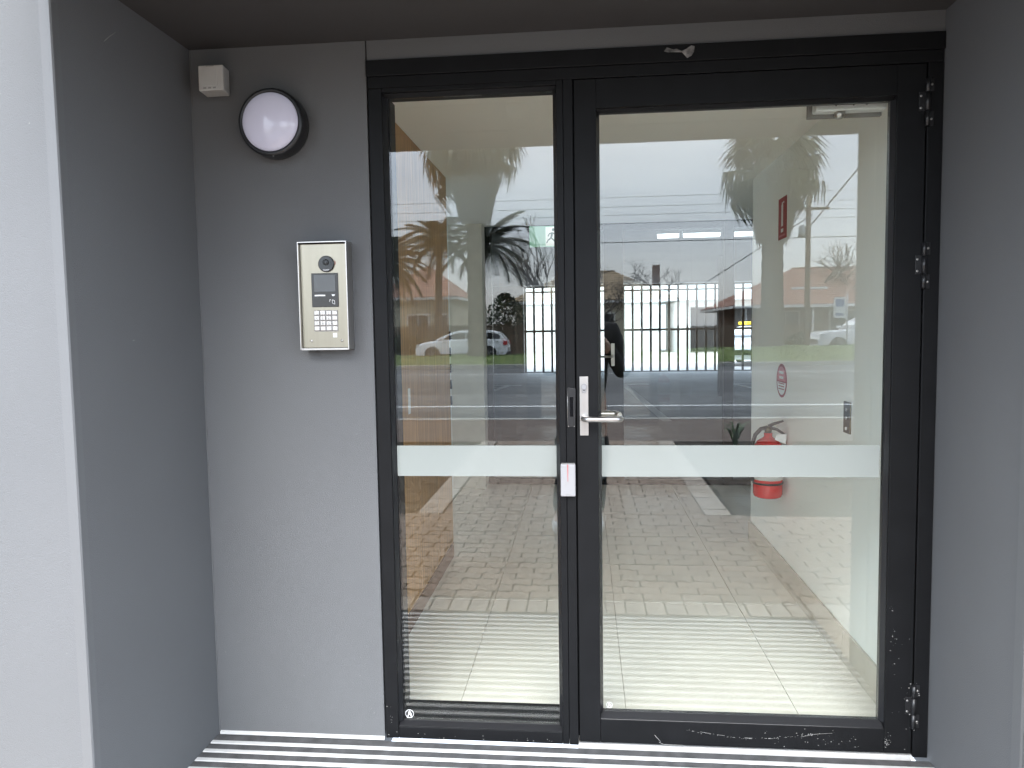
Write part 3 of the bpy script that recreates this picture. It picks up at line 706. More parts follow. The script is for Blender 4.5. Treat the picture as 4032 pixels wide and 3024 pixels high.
# lever handle and lock plate
pl_ = B(-.0145,.0135,-.006,.0,1.058,1.2515).build('lock_plate', M['steel'], dr, bevel=.0012)
MB().lathe([(.0095,0),(.0095,-.011),(.0085,-.012)], (-.0005,-.006,1.2185), 'y', 20).build('key_cylinder', M['white'], pl_)
MB().prism([(-.0068,1.199),(.0058,1.199),(.0068,1.219),(-.0078,1.219)], 'y', -.0165, -.006).build('cylinder_body', M['white'], pl_, bevel=.002)
MB().lathe([(.0022,0),(.0022,-.001)], (-.0005,-.0172,1.208), 'y', 12).build('keyhole', M['black'], pl_)
def lever(y0, sgn, nm):
    mb = MB(); z = 1.1165
    P = [(-.0015,y0,z),(-.0015,y0+sgn*.028,z),(.003,y0+sgn*.043,z),(.016,y0+sgn*.05,z),(.06,y0+sgn*.05,z),(.100,y0+sgn*.05,z),(.111,y0+sgn*.046,z),(.117,y0+sgn*.036,z),(.118,y0+sgn*.012,z)]
    mb.tube(P, [.0105,.0095,.0088,.0088,.0088,.0088,.0088,.0088,.0085], 14)
    mb.lathe([(.012,0),(.012,sgn*.008)], (-.0015,y0,z), 'y', 20)
    o = mb.build(nm, M['steel'], dr); return o
lever(-.006,-1,'lever_handle'); 
B(-.0145,.0135,.05,.056,1.058,1.2515).build('lock_plate', M['steel'], dr, bevel=.0012)
lever(.056,1,'lever_handle')['label'] = 'inside lever handle seen through the glass'
# strike cover on the mullion
sc_ = MB().prism([(-.0545,1.086),(-.0295,1.086),(-.0275,1.212),(-.0545,1.217)], 'y', -.0055, -.0022).build('strike_cover', M['black'], fr, bevel=.001)
B(-.0475,-.036,-.0062,-.0055,1.12,1.185).build('strike_slot', M['blackgloss'], sc_)
for x, z in ((-.052,1.0885),(-.033,1.0885)): MB().lathe([(.0017,0),(.0015,-.0012)], (x,-.0055,z), 'y', 10).build('screw', M['steel'], sc_)
MB().tube([(-.0545,-.0058,1.214),(-.0545,-.0058,1.088)], .0007, 5).build('bright_edge', M['steel'], sc_)
# hinges
def hinge(zc, label=None):
    h = MB(); r = .0072; x = 1.0495; y = -.0075
    h.tube([(x,y,zc-.071),(x,y,zc-.0245)], r, 14).tube([(x,y,zc-.0235),(x,y,zc+.0295)], r, 14).tube([(x,y,zc+.0305),(x,y,zc+.071)], r, 14)
    o = h.build('hinge', M['black'], dr)
    B(1.026,1.047,-.0032,-.0005,zc-.026,zc+.032).build('hinge_leaf', M['black'], o, bevel=.0008)
    B(1.052,1.0695,-.0032,-.0006,zc-.071,zc-.027).build('hinge_leaf', M['black'], o, bevel=.0008)
    B(1.052,1.0695,-.0032,-.0006,zc+.033,zc+.071).build('hinge_leaf', M['black'], o, bevel=.0008)
    for sx, sz in ((1.0315,zc+.0195),(1.0315,zc-.0165),(1.0625,zc-.050),(1.0625,zc+.053)):
        MB().lathe([(.0036,0),(.0036,-.0008),(.0022,-.0016)], (sx,-.0032,sz), 'y', 14).build('screw', M['steel'], o)
    if label: o['label'] = label
    return o
hinge(2.08,'top hinge'); hinge(1.586,'middle hinge'); hb = hinge(.172,'bottom hinge with chipped filler around it')
# chips and scuffs
def flecks(name, parent, pts, y, smin, smax, seed):
    rd = random.Random(seed); mb = MB()
    for x, z in pts:
        s = rd.uniform(smin,smax); a = rd.uniform(-.6,.6); n = 5
        P = [(x+s*rd.uniform(.5,1.3)*math.cos(2*PI*i/n+a), y-.0004, z+s*.6*rd.uniform(.4,1.2)*math.sin(2*PI*i/n+a)) for i in range(n)]
        mb.poly(P+[(p[0],y,p[2]) for p in P], [tuple(range(n))]+[(i,(i+1)%n,n+(i+1)%n,n+i) for i in range(n)])
    return tag(mb.build(name, M['scuff'], parent), kind='stuff')
rd = random.Random(5); pts = []
for i in range(75):
    q = rd.random(); pts.append((.33+.43*q, .066-.022*math.sin(PI*min(1,q*1.05))+rd.gauss(0,.002)))
for i in range(18): pts.append((rd.uniform(.30,.9), rd.uniform(.02,.085)))
for i in range(12): pts.append((.80+rd.uniform(-.05,.12), .045+rd.gauss(0,.012)))
flecks('scuff_marks', brl, pts, .0004, .0006, .0022, 6)
flecks('scuff_marks', st2, [(.97+rd.gauss(0,.005), .03+abs(rd.gauss(0,.022))) for _ in range(30)]+[(rd.uniform(.97,1.04), rd.uniform(.02,.5)) for _ in range(12)]+[(.985+rd.gauss(0,.006), rd.uniform(.3,.52)) for _ in range(12)], 0, .0006, .0024, 7)
flecks('filler_chips', hb, [(1.0495+rd.gauss(0,.014), .172+rd.choice((-.07,.07,.035,-.03))+rd.gauss(0,.009)) for _ in range(26)], -.004, .0006, .0030, 8)
mb = MB().tube([(.70,-.0001,.0555),(.74,-.0002,.066),(.80,-.0001,.0725)], .0004, 4)
for a, b in (((.375,.061),(.41,.056)),((.43,.0535),(.455,.051)),((.52,.0462),(.545,.0458)),((.60,.046),(.612,.0465))): mb.tube([(a[0],-.0001,a[1]),(b[0],-.0001,b[1])], .0004, 4)
mb.tube([(.24,-.0001,.02),(.255,-.0001,.013),(.32,-.0001,.0125)], .0007, 4); mb.tube([(.225,-.0004,.045),(.245,-.0004,.022)], .0008, 4)
mb.build('scratch', M['scuff'], brl)
flecks('scuff_marks', fr, [(rd.uniform(-.69,-.655), rd.uniform(.01,.13)) for _ in range(9)]+[(rd.uniform(-.6,-.1), rd.uniform(.004,.02)) for _ in range(16)], -.0001, .0008, .0026, 9)
rd = random.Random(17)
flecks('paint_specks', ew, [(rd.uniform(-1.28,-.71), .02+abs(rd.gauss(0,.22))) for _ in range(16)], -.0001, .0005, .0016, 12)
flecks('paint_specks', ow, [(rd.uniform(-1.6,-1.32), rd.uniform(.1,2.1)) for _ in range(14)], DEP-.0001, .0006, .002, 13)
# maker's sticker: a capital A in a ring
def sticker(parent, cx, cz, s, both=True):
    y = YG-.0046; mb = MB(); n = 36; ro, ri = s, s*.9
    a0, a1 = R(-55), R(235)
    V = []
    for i in range(n+1):
        a = a0+(a1-a0)*i/n; V += [(cx+ro*math.cos(a),y,cz+ro*math.sin(a)),(cx+ri*math.cos(a),y,cz+ri*math.sin(a))]
    mb.poly(V, [(2*i,2*i+2,2*i+3,2*i+1) for i in range(n)])
    mb.box(cx-s*.62,cx+s*.62,y-.0002,y,cz-s*.98,cz-s*.87)
    A = [(-.5,-.68),(-.08,.72),(.12,.72),(.56,-.68),(.30,-.68),(.17,-.25),(-.1,-.25),(-.25,-.68)]
    mb.poly([(cx+p[0]*s,y,cz+p[1]*s) for p in A], [(0,1,7),(1,6,7),(1,2,5,6),(2,3,5),(3,4,5)])
    mb.box(cx+.28*s,cx+.55*s,y-.0002,y,cz-.2*s,cz+.02*s)
    return mb.build('maker_sticker', M['whiteprint'], parent)
sticker(fr,-.618,.0735,.0150); sticker(dr,.0765,.1285,.0105)
# door closer, inside of the glass
dc = thing('door_closer', 'silver door closer box on the inside top corner of the door', 'door closer', (.86,.07,2.07))
B(.745,.962,.075,.12,2.088,2.118).build('cover', M['pale_alu'], dc, bevel=.004)
B(.732,.9625,.121,.135,2.078,2.125).build('back_plate', M['greyslot'], dc)
MB().lathe([(.0165,.0),(.0165,-.012),(.011,-.02)], (.825,.098,2.088), 'z', 20).build('spindle', M['steel'], dc)
for x in (.806,.9,.86): MB().lathe([(.0022,0),(.0022,-.001)], (x,.075,2.103), 'y', 10).build('screw_hole', M['black'], dc)
# torn tape at the head
mb = MB(); rd = random.Random(3); T = [(.258,2.268),(.266,2.279),(.277,2.276),(.281,2.270),(.296,2.274),(.312,2.268),(.327,2.273),(.341,2.281),(.352,2.279),(.350,2.262),(.341,2.249),(.329,2.244),(.331,2.256),(.318,2.262),(.302,2.262),(.286,2.265),(.271,2.263)]
mb.poly([(x,-.007-rd.uniform(.0005,.006),z) for x, z in T]+[(.312,-.012,2.262)], [(i,(i+1)%len(T),len(T)) for i in range(len(T))], True)
tp = tag(mb.build('torn_tape', M['tape']), 'crumpled scrap of clear tape stuck on the black door head', 'tape')

# card reader on the mullion
cr_ = thing('card_reader', 'small white card reader with a red light line on the mullion', 'card reader', (-.0555,-.012,.912))
B(-.0795,-.0305,-.021,-.0022,.858,.9655).build('case', M['white'], cr_, bevel=.0035, seg=3)
m_red = emit_mat('red_led', (.45,.02,.02), .02)
MB().prism([(-.0567,.964),(-.0543,.964),(-.0550,.908),(-.0560,.908)], 'y', -.0216, -.021).build('led_line', m_red, cr_)
B(-.064,-.046,-.0214,-.021,.8645,.8665).build('small_mark', M['greyslot'], cr_)
B(-.077,-.033,-.0195,-.0035,.9656,.967).build('top_cap', M['greyslot'], cr_)

# intercom
ic = thing('intercom_panel', 'brushed steel intercom panel with camera, screen and keypad', 'intercom', (-.846,-.03,1.525))
X0, X1, Z0, Z1, YF = -.9285,-.7645,1.352,1.701,-.062
hd = MB(); hd.box(X0,X0+.0028,YF,-.001,Z0,Z1).box(X1-.0028,X1,YF,-.001,Z0,Z1).box(X0,X1,YF,-.001,Z1,Z1+.0028)
hd.build('hood', M['steel'], ic)
B(X0+.0035,X1-.0035,-.047,-.002,Z0+.006,Z1-.0035).build('face_plate', M['steelface'], ic, bevel=.0015)
B(X0+.0035,X1-.0035,YF+.002,-.049,Z0-.001,Z0+.005).build('lower_lip', M['steel'], ic)
B(X0+.025,X0+.045,-.045,-.001,Z0-.005,Z0+.004).build('bracket', M['black'], ic)
cm = MB().lathe([(.0268,0),(.0268,-.004),(.0245,-.0065)], (-.8365,-.047,1.632), 'y', 40).build('camera', M['blackgloss'], ic)
MB().lathe([(.0098,0),(.0098,-.0025),(.0075,-.0035)], (-.8365,-.0535,1.637), 'y', 24).build('lens', M['black'], cm)
MB().lathe([(.0058,0),(.004,-.0022),(.0001,-.003)], (-.8365,-.057,1.637), 'y', 20).build('lens_glass', M['screen'], cm)
MB().prism([(-.848,1.6145),(-.825,1.6145),(-.828,1.6105),(-.8365,1.6085),(-.845,1.6105)], 'y', -.0542, -.0535).build('sensor_window', M['white'], cm)
dsp = B(-.889,-.799,-.0495,-.047,1.4915,1.6025).build('display', M['blackgloss'], ic, bevel=.001)
B(-.88,-.808,-.0503,-.0495,1.542,1.596).build('screen', M['screen'], dsp)
B(-.879,-.843,-.0501,-.0495,1.5275,1.532).build('print_line', M['whiteprint'], dsp)
MB().prism([(-.822,1.5325),(-.81,1.5325),(-.813,1.527),(-.819,1.527)], 'y', -.0501, -.0495).build('print_mark', M['whiteprint'], dsp)
MB().prism([(-.831,1.508),(-.8275,1.512),(-.8255,1.517),(-.8285,1.5155)], 'y', -.0501, -.0495).build('print_mark', M['whiteprint'], dsp)
mb = MB()
for a, b in (((-.8205,1.5145),(-.8125,1.5125)),((-.8125,1.5125),(-.811,1.501)),((-.811,1.501),(-.819,1.503)),((-.819,1.503),(-.8205,1.5145))):
    mb.tube([(a[0],-.0499,a[1]),(b[0],-.0499,b[1])], .0009, 5)
mb.build('key_fob_symbol', M['whiteprint'], dsp)
kp = B(-.8845,-.8035,-.0482,-.047,1.4115,1.481).build('keypad', M['greyslot'], ic)
key = B(-.0088,.0088,-.003,0,-.0066,.0066).build('key', M['steel'], kp, rel=True, bevel=.0015)
ko = ORG[kp.name]
mb = MB(); GL = {}
for r_ in range(4):
    for c_ in range(4):
        o = key if (r_, c_) == (0,0) else inst(key, kp)
        o.location = Vector((-.8745+c_*.0203, -.0482, 1.4725-r_*.0172))-ko
mb = MB()
SEG = {'1':'bc','2':'abged','3':'abgcd','4':'fgbc','5':'afgcd','6':'afgecd','7':'abc','8':'abcdefg','9':'abcdfg','0':'abcdef'}
for ch, (r_, c_) in zip('123456789', [(i//3, i%3) for i in range(9)]):
    cx, cz = -.8745+c_*.0203, 1.4725-r_*.0172; w, h = .0016, .0042
    S = {'a':(-w,h,w,h),'b':(w,h,w,0),'c':(w,0,w,-h),'d':(-w,-h,w,-h),'e':(-w,-h,-w,0),'f':(-w,0,-w,h),'g':(-w,0,w,0)}
    for q in SEG[ch]:
        a = S[q]; mb.tube([(cx+a[0],-.0513,cz+a[1]),(cx+a[2],-.0513,cz+a[3])], .0004, 4)
mb.build('key_digits', M['black'], kp)
B(-.822,-.8085,-.0476,-.047,1.392,1.406).build('bell_mark', M['whiteprint'], ic, bevel=.002)
for x in (-.895,-.792): MB().lathe([(.004,0),(.004,-.0012),(.002,-.002)], (x,-.047,1.381), 'y', 16).build('screw', M['steel'], ic)
MB().tube([(-.8085,-.0478,1.642),(-.8068,-.0478,1.636),(-.8075,-.0478,1.629)], .0009, 5).build('led_arc', M['redprint'], ic)

# round bulkhead light
lt = thing('bulkhead_light', 'round black rimmed wall light with a white opal dome', 'wall light', (-.998,0,2.09))
c = (-1.000,0,2.0885)
MB().lathe([(.104,-.001),(.108,-.012),(.108,-.062),(.1045,-.072),(.094,-.072),(.0935,-.06)], c, 'y', 64).build('housing', M['black'], lt)
MB().lathe([(.0932,-.055)]+[(.0932*math.cos(R(a)), -.068-.028*math.sin(R(a))) for a in (0,12,25,38,50,62,74,83)]+[(.0005,-.096)], c, 'y', 64).build('diffuser', M['diffuser'], lt)
MB().lathe([(.0025,0),(.002,-.002)], (-.995,-.066,1.9815), 'z', 10).build('screw', M['steel'], lt)

# ivory sensor box
sb = thing('sensor_box', 'small ivory plastic box with slots mounted in the wall corner', 'sensor', (-1.19,-.04,2.235))
body = MB(); 
F_ = [(-1.2230,-.094,2.1875),(-1.1395,-.094,2.1875),(-1.1395,-.094,2.267),(-1.2230,-.094,2.267)]; K_ = [(-1.243,-.0,2.1965),(-1.1635,-.0,2.1965),(-1.1635,-.0,2.281),(-1.243,-.0,2.281)]
body.poly(F_+K_, [(0,1,2,3),(4,7,6,5),(0,4,5,1),(1,5,6,2),(2,6,7,3),(3,7,4,0)]); body.build('case', M['ivory'], sb, bevel=.004, seg=3)
B(-1.2085,-1.160,-.0955,-.0935,2.202,2.256).build('cover_plate', M['ivory'], sb, bevel=.001)
B(-1.196,-1.17,-.0950,-.0938,2.2625,2.2648).build('slot', M['greyslot'], sb)
for x in (-1.2025,-1.186,-1.170): B(x-.0045,x+.0045,-.0950,-.0938,2.1935,2.1982).build('slot', M['greyslot'], sb)

# ------------------------------------------------------------------ lobby
CE = 2.335
lf = struct(B(-5,6,FD,4.32,-.06,-.008), 'lobby_floor', M['grout'])
tl = MB().box(.0015,.6185,.0015,.6185,-.0078,0).build('tile', M['tile'], lf, rel=True); fst = True
for i in range(-3,4):
    for j in range(0,7):
        o = tl if fst else inst(tl, lf); fst = False
        o.location = (.144+.62*i, FD+.006+.60*j if False else .112+.62*j, 0)
RW = 1.078
lw_ = struct(B(RW,RW+.12,.281,2.5,0,CE), 'wall_right', M['cream'])
B(RW+.021,RW+.12,FD+.002,.28,0,CE).build('wall_return', M['cream'], lw_)
y = .113
for k in range(4):
    B(RW-.011,RW-.0005,y+.0015,min(y+.6,2.498)-.0015,.0005,.14).build('skirting_tile', M['skirt'], lw_); y += .6
B(RW-.012,RW+.12,2.5,2.511,.0005,.14).build('skirting_tile', M['skirt'], lw_)
struct(B(RW+.13,6,2.38,2.499,0,CE), 'corridor_wall', M['cream'])
tw = tag(B(-1.0,-.84,.281,2.10,0,CE).build('timber_wall', M['wood']), 'brown timber veneer wall on the left inside the lobby', 'wall')
y = .285
for k in range(4):
    B(-.8395,-.8225,y+.001,y+.452,.095,CE-.002).build('timber_panel', M['wood'], tw); y += .4535
B(-.8395,-.82,.285,2.098,.001,.09).build('skirting', M['wooddark'], tw)
for z in (.95,1.05,1.15,1.25,1.35): B(-.8385,-.815,2.102,2.13,z,z+.055).build('letter_slot', M['black'], tw)
B(-.8385,-.8225,FD+.003,.284,.0,CE-.002).build('timber_panel', M['wood'], tw)
tag(B(-.822,-.8195,.98,1.02,1.02,1.14).build('wall_label', M['whiteprint']), 'thin white strip fixed on the timber wall', 'label')
struct(B(-5,-1.17,2.09,2.105,0,CE), 'wall_left', M['cream'])
struct(B(-5,6,FD+.001,4.5,CE,CE+.12), 'lobby_ceiling', M['ceil'])
pi_ = tag(B(-1.17,-.877,4.08,4.35,0,CE-.002).build('pillar', M['pillar']), 'pale stone faced pillar at the back left of the lobby', 'pillar')
struct(B(-5,-1.172,4.2,4.35,0,CE-.002), 'rear_wall', M['cream'])
struct(B(2.9,6,4.2,4.35,0,CE-.002), 'rear_wall_right', M['cream'])
# rear glazing
rg = thing('rear_glass_screen', 'dark framed glass screen with a door at the back of the lobby', 'glass screen', (1.0,4.32,0))
FX = [(-.8755,-.82),(.183,.352),(1.225,1.31),(2.82,2.899)]
for a, b in FX: B(a,b,4.28,4.35,0,CE-.003).build('stile', M['frame'], rg)
ed = [(-.819,.182),(.353,1.224),(1.311,2.819)]
for a, b in ed:
    B(a,b,4.285,4.345,.0,.05).build('bottom_rail', M['frame'], rg)
    B(a,b,4.285,4.345,CE-.06,CE-.003).build('top_rail', M['frame'], rg)
    B(a+.001,b-.001,4.31,4.316,.051,CE-.062).build('pane', M['backglass'], rg)
hl = B(.243,.273,4.268,4.279,1.075,1.275).build('lock_plate', M['steel'], rg)
MB().tube([(.258,4.268,1.16),(.258,4.22,1.16),(.14,4.22,1.16)], .01, 8).build('lever', M['steel'], hl)
# exit sign hanging before the screen
ex = thing('exit_sign', 'green and white running man exit sign hanging at the back of the lobby', 'exit sign', (-.26,3.7,2.16))
B(-.432,-.085,3.69,3.705,2.078,2.245).build('panel', M['greenprint'], ex)
B(-.30,-.205,3.687,3.69,2.085,2.235).build('white_panel', M['whitesign'], ex)
mgreen = mat('green_dark', (.02,.12,.06), .5)
mb = MB()
for a, b, r_ in (((-.245,2.19),(-.255,2.145),.009),((-.255,2.145),(-.28,2.13),.006),((-.28,2.13),(-.292,2.105),.005),((-.252,2.145),(-.23,2.125),.006),((-.23,2.125),(-.222,2.098),.005),((-.245,2.188),(-.27,2.18),.005),((-.27,2.18),(-.28,2.16),.0045),((-.245,2.188),(-.222,2.175),.005)):
    mb.tube([(a[0],3.684,a[1]),(b[0],3.684,b[1])], r_, 6)
mb.lathe([(.011,0),(.011,-.004)], (-.238,3.686,2.212), 'y', 14)
mb.build('running_man', mgreen, ex)
for x in (-.42,-.1): MB().tube([(x,3.697,2.245),(x,3.697,CE-.002)], .004, 6).build('hanger', M['steel'], ex)

# things on the right lobby wall
fs = thing('fire_sign', 'tall red fire extinguisher sign high on the lobby wall', 'sign', (RW,1.77,1.98))
B(RW-.003,RW-.0005,1.69,1.852,1.877,2.098).build('plate', M['redprint'], fs)
mb = MB().box(RW-.0036,RW-.003,1.755,1.79,1.945,2.06).box(RW-.0036,RW-.003,1.763,1.782,2.06,2.072).box(RW-.0036,RW-.003,1.735,1.76,2.066,2.074)
mb.build('extinguisher_pictogram', M['whiteprint'], fs)
B(RW-.0036,RW-.003,1.75,1.795,1.913,1.932).build('flame_pictogram', M['whiteprint'], fs); B(RW-.0036,RW-.003,1.705,1.835,1.89,1.90).build('text_line', M['redpale'], fs)
ov = thing('oval_notice', 'oval red and white notice on the lobby wall above the extinguisher', 'notice', (RW,1.758,1.108))
def oval(ry, rz, x0, x1, m_, nm, z0=-1, z1=1):
    P = [(1.758+ry*math.cos(2*PI*i/40), 1.108+rz*max(z0,min(z1,math.sin(2*PI*i/40)))) for i in range(40)]
    MB().prism(P, 'x', x0, x1).build(nm, m_, ov)
oval(.106,.092,RW-.002,RW-.0005,M['redprint'],'plate')
oval(.088,.078,RW-.0028,RW-.002,M['whiteprint'],'lower_print',-1,-.12); oval(.088,.078,RW-.0028,RW-.002,M['redpale'],'upper_print',-.02,1)
for z in (1.06,1.075,1.09): B(RW-.0034,RW-.0028,1.70,1.815,z,z+.005).build('text_line', M['redprint'], ov)
for z in (1.118,1.145): B(RW-.0034,RW-.0028,1.715,1.80,z,z+.014).build('text_line', M['whiteprint'], ov)
sw = thing('switch_plate', 'dark brass switch plate on the lobby wall near the door', 'switch', (RW,.715,1.027))
B(RW-.007,RW-.0005,.680,.757,.962,1.092).build('plate', M['brass'], sw, bevel=.002)
for z, m_ in ((1.06,'steel'),(1.025,'steel'),(.982,'whiteprint')): MB().lathe([(.007,0),(.007,-.004)], (RW-.007,.718,z), 'x', 14).build('button', M[m_], sw)
ext = thing('fire_extinguisher', 'red fire extinguisher with white label hung on the lobby wall', 'extinguisher', (.985,1.66,.49))
ec = (.984,1.66,.485); r_ = .077
MB().lathe([(.06,0),(.072,.006),(r_,.02),(r_,.255),(.072,.285),(.055,.308),(.03,.322),(.022,.33),(.022,.35)], ec, 'z', 40).build('cylinder', M['red'], ext)
MB().lathe([(r_+.0008,.10),(r_+.0008,.252)], ec, 'z', 40).build('label', M['whiteprint'], ext)
MB().lathe([(r_+.003,.075),(r_+.003,.085)], ec, 'z', 40).build('strap', M['black'], ext)
vz = ec[2]+.35
MB().lathe([(.018,0),(.02,.02),(.012,.035)], (ec[0],ec[1],vz), 'z', 16).build('valve', M['brass'], ext)
MB().tube([(ec[0],ec[1],vz+.035),(ec[0]+.03,ec[1]-.01,vz+.05),(ec[0]+.075,ec[1]-.02,vz+.066)], [.009,.008,.006], 8).build('handle', M['black'], ext)
MB().tube([(ec[0],ec[1],vz+.03),(ec[0]+.04,ec[1]-.015,vz+.02),(ec[0]+.088,ec[1]-.02,vz-.012)], [.009,.008,.006], 8).build('squeeze_lever', M['black'], ext)
MB().tube([(ec[0]-.005,ec[1],vz+.028),(ec[0]-.04,ec[1]-.01,vz+.022),(ec[0]-.07,ec[1]-.012,vz-.01),(ec[0]-.084,ec[1]-.012,vz-.06),(ec[0]-.084,ec[1]-.012,ec[2]+.09)], [.011,.011,.011,.01,.012], 10).build('hose', M['black'], ext)
MB().prism([(ec[0]+.02,vz-.03),(ec[0]+.078,vz-.055),(ec[0]+.08,vz+.0),(ec[0]+.03,vz+.0)], 'y', ec[1]-.062, ec[1]-.061).build('service_tag', M['whiteprint'], ext)
B(ec[0]+.06,RW-.001,ec[1]-.02,ec[1]+.02,ec[2]+.2,ec[2]+.24).build('bracket', M['steel'], ext)

# ------------------------------------------------------------------ undercroft car park seen through the rear screen
cf = struct(B(-9,12,4.36,22.3,-.06,-.006), 'carpark_floor', M['concrete'])
for P in (((.93,16.5),(1.62,16.5),(1.62,16.75),(.93,16.75)), ((.93,16.5),(1.08,16.5),(1.32,9.0),(1.18,9.0)), ((3.3,16.4),(5.4,16.4),(5.4,16.6),(3.3,16.6)), ((3.6,16.4),(3.75,16.4),(4.4,12.2),(4.25,12.2)), ((-2.9,16.5),(-1.6,16.5),(-1.6,16.7),(-2.9,16.7)), ((-2.0,16.5),(-1.85,16.5),(-2.6,10.5),(-2.75,10.5))):
    MB().prism(P, 'z', -.0058, -.002).build('bay_line', M['linepaint'], cf)
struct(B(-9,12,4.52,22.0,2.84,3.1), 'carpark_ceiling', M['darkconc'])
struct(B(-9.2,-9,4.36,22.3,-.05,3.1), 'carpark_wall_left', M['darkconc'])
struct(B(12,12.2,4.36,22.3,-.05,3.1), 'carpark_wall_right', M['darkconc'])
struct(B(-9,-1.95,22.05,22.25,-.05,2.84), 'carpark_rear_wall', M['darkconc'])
struct(B(5.9,12,22.05,22.25,-.05,2.84), 'carpark_rear_wall_right', M['darkconc'])
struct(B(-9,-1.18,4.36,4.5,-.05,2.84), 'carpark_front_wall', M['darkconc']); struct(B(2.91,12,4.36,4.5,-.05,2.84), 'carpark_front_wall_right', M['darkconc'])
tag(B(2.76,2.96,13.2,13.4,-.005,2.84).build('column', M['darkconc']), 'square concrete column in the car park', 'column')
B(-9.2,12.2,21.99,22.3,2.845,3.3).build('rear_parapet', M['darkconc'])['kind'] = 'structure'
m_tube = emit_mat('lit_tube', (.9,.95,1.0), .55)
for xa, xb, lb in ((1.10,1.43,'short lit batten light under the car park ceiling'),(1.48,2.03,'longest lit batten light under the car park ceiling'),(2.15,2.75,'lit batten light near the right end of the car park ceiling')):
    bl = thing('batten_light', lb, 'ceiling light', ((xa+xb)/2,9.0,2.8), 0, 'lit batten lights in the car park')
    B(xa,xb,8.96,9.04,2.795,2.8395).build('housing', M['whitetrim'], bl)
    B(xa+.01,xb-.01,8.965,9.035,2.742,2.7945).build('lit_tube', m_tube, bl, bevel=.01)
gt = thing('carpark_gate', 'dark barred sliding gate at the rear of the car park', 'gate', (1.9,22.1,0))
bar_ = B(-.034,.034,-.02,.02,.02,2.8).build('bar', M['gatebar'], gt, rel=True)
x = -1.9; k = 0
while x < 5.9:
    o = bar_ if k == 0 else inst(bar_, gt); o.location = (x-1.9, 0, 0); k += 1; x += .29
for z, h in ((1.32,.07),(2.6,.05),(2.76,.07),(.0,.03)): B(-1.94,5.92,22.08,22.12,z,z+h).build('rail', M['gatebar'], gt)

# white house beyond the gate
wh = thing('white_house', 'white rendered house with a pale roof beyond the car park gate', 'house', (0,42,0))
B(-14,4.4,42,52,-.02,4.6).build('wall', M['whitewall'], wh)
B(-14,4.4,41.85,41.99,2.9,3.05).build('band_course', M['whitetrim'], wh)
MB().prism([(-14.6,4.6),(5.0,4.6),(1,7.5),(-10,7.5)], 'y', 41.6, 52.4).build('roof', M['paleroof'], wh)
gg = thing('garage', 'white hip roofed garage with a dark open doorway beyond the gate', 'garage', (8.3,41,0))
mb = MB().box(5.2,5.9,40,46,-.02,2.9).box(11.2,12.4,40,46,-.02,2.9).box(5.9,11.2,40,46,2.55,2.9).box(5.9,11.2,45.8,46,-.02,2.55)
mb.build('wall', M['whitewall'], gg)
E_ = [(4.6,39.4,2.9),(13.0,39.4,2.9),(13.0,46.6,2.9),(4.6,46.6,2.9),(7.6,43,4.3),(10.0,43,4.3)]
MB().poly(E_, [(0,1,5,4),(1,2,5),(2,3,4,5),(3,0,4),(0,3,2,1)]).build('roof', M['paleroof'], gg)
MB().tube([(9.5,39.95,0),(9.5,39.95,2.9)], .06, 8).build('downpipe', M['pale_alu'], gg)
B(5.95,11.15,42.5,42.6,-.01,2.5).build('inner_wall', M['black'], gg)  # black sheet set inside the doorway, the garage's shade put into its colour
struct(B(-6,5.6,31,42,-.019,-.012), 'driveway', M['pink']); struct(B(5.6,16,30.8,39.9,-.019,-.012), 'gravel_yard', M['pink']); struct(B(7.2,10.4,33.6,36,-.018,.05), 'lawn', M['grass'])
stn = MB(); V = []
for a in range(8):
    for zq, rr_ in ((0,1),(.6,.95),(1,.5)): V.append((rr_*math.cos(PI*a/4)*(1+.15*math.sin(a*2.3)), rr_*math.sin(PI*a/4), zq))
stn.poly(V, [(a*3+q,((a+1)%8)*3+q,((a+1)%8)*3+q+1,a*3+q+1) for a in range(8) for q in range(2)]+[tuple(a*3+2 for a in range(8))])
ss = tag(stn.build('garden_stone', M['stone']), 'pale rounded stone edging the lawn before the garage', 'stone', 'stones along the lawn edge')
for k in range(26):
    o = ss if k == 0 else inst(ss, None); s = random.uniform(.1,.2)
    o.location = (6.9+.15*k+random.uniform(-.05,.05), 33.3+random.uniform(-.1,.1), -.02); o.scale = (s,s*.9,s*random.uniform(.8,1.3)); o.rotation_euler = (0,0,random.uniform(0,6))
rc = car('white car with a yellow roof bar waiting outside the car park gate', 4.4,1.45,1.75,(6.55,27.2,-.02),R(-112),'wagon','white car beyond the gate')
B(-.2,.1,-.6,.6,1.5,1.62).build('yellow_roof_bar', M['yellow'], rc, rel=True, bevel=.03)

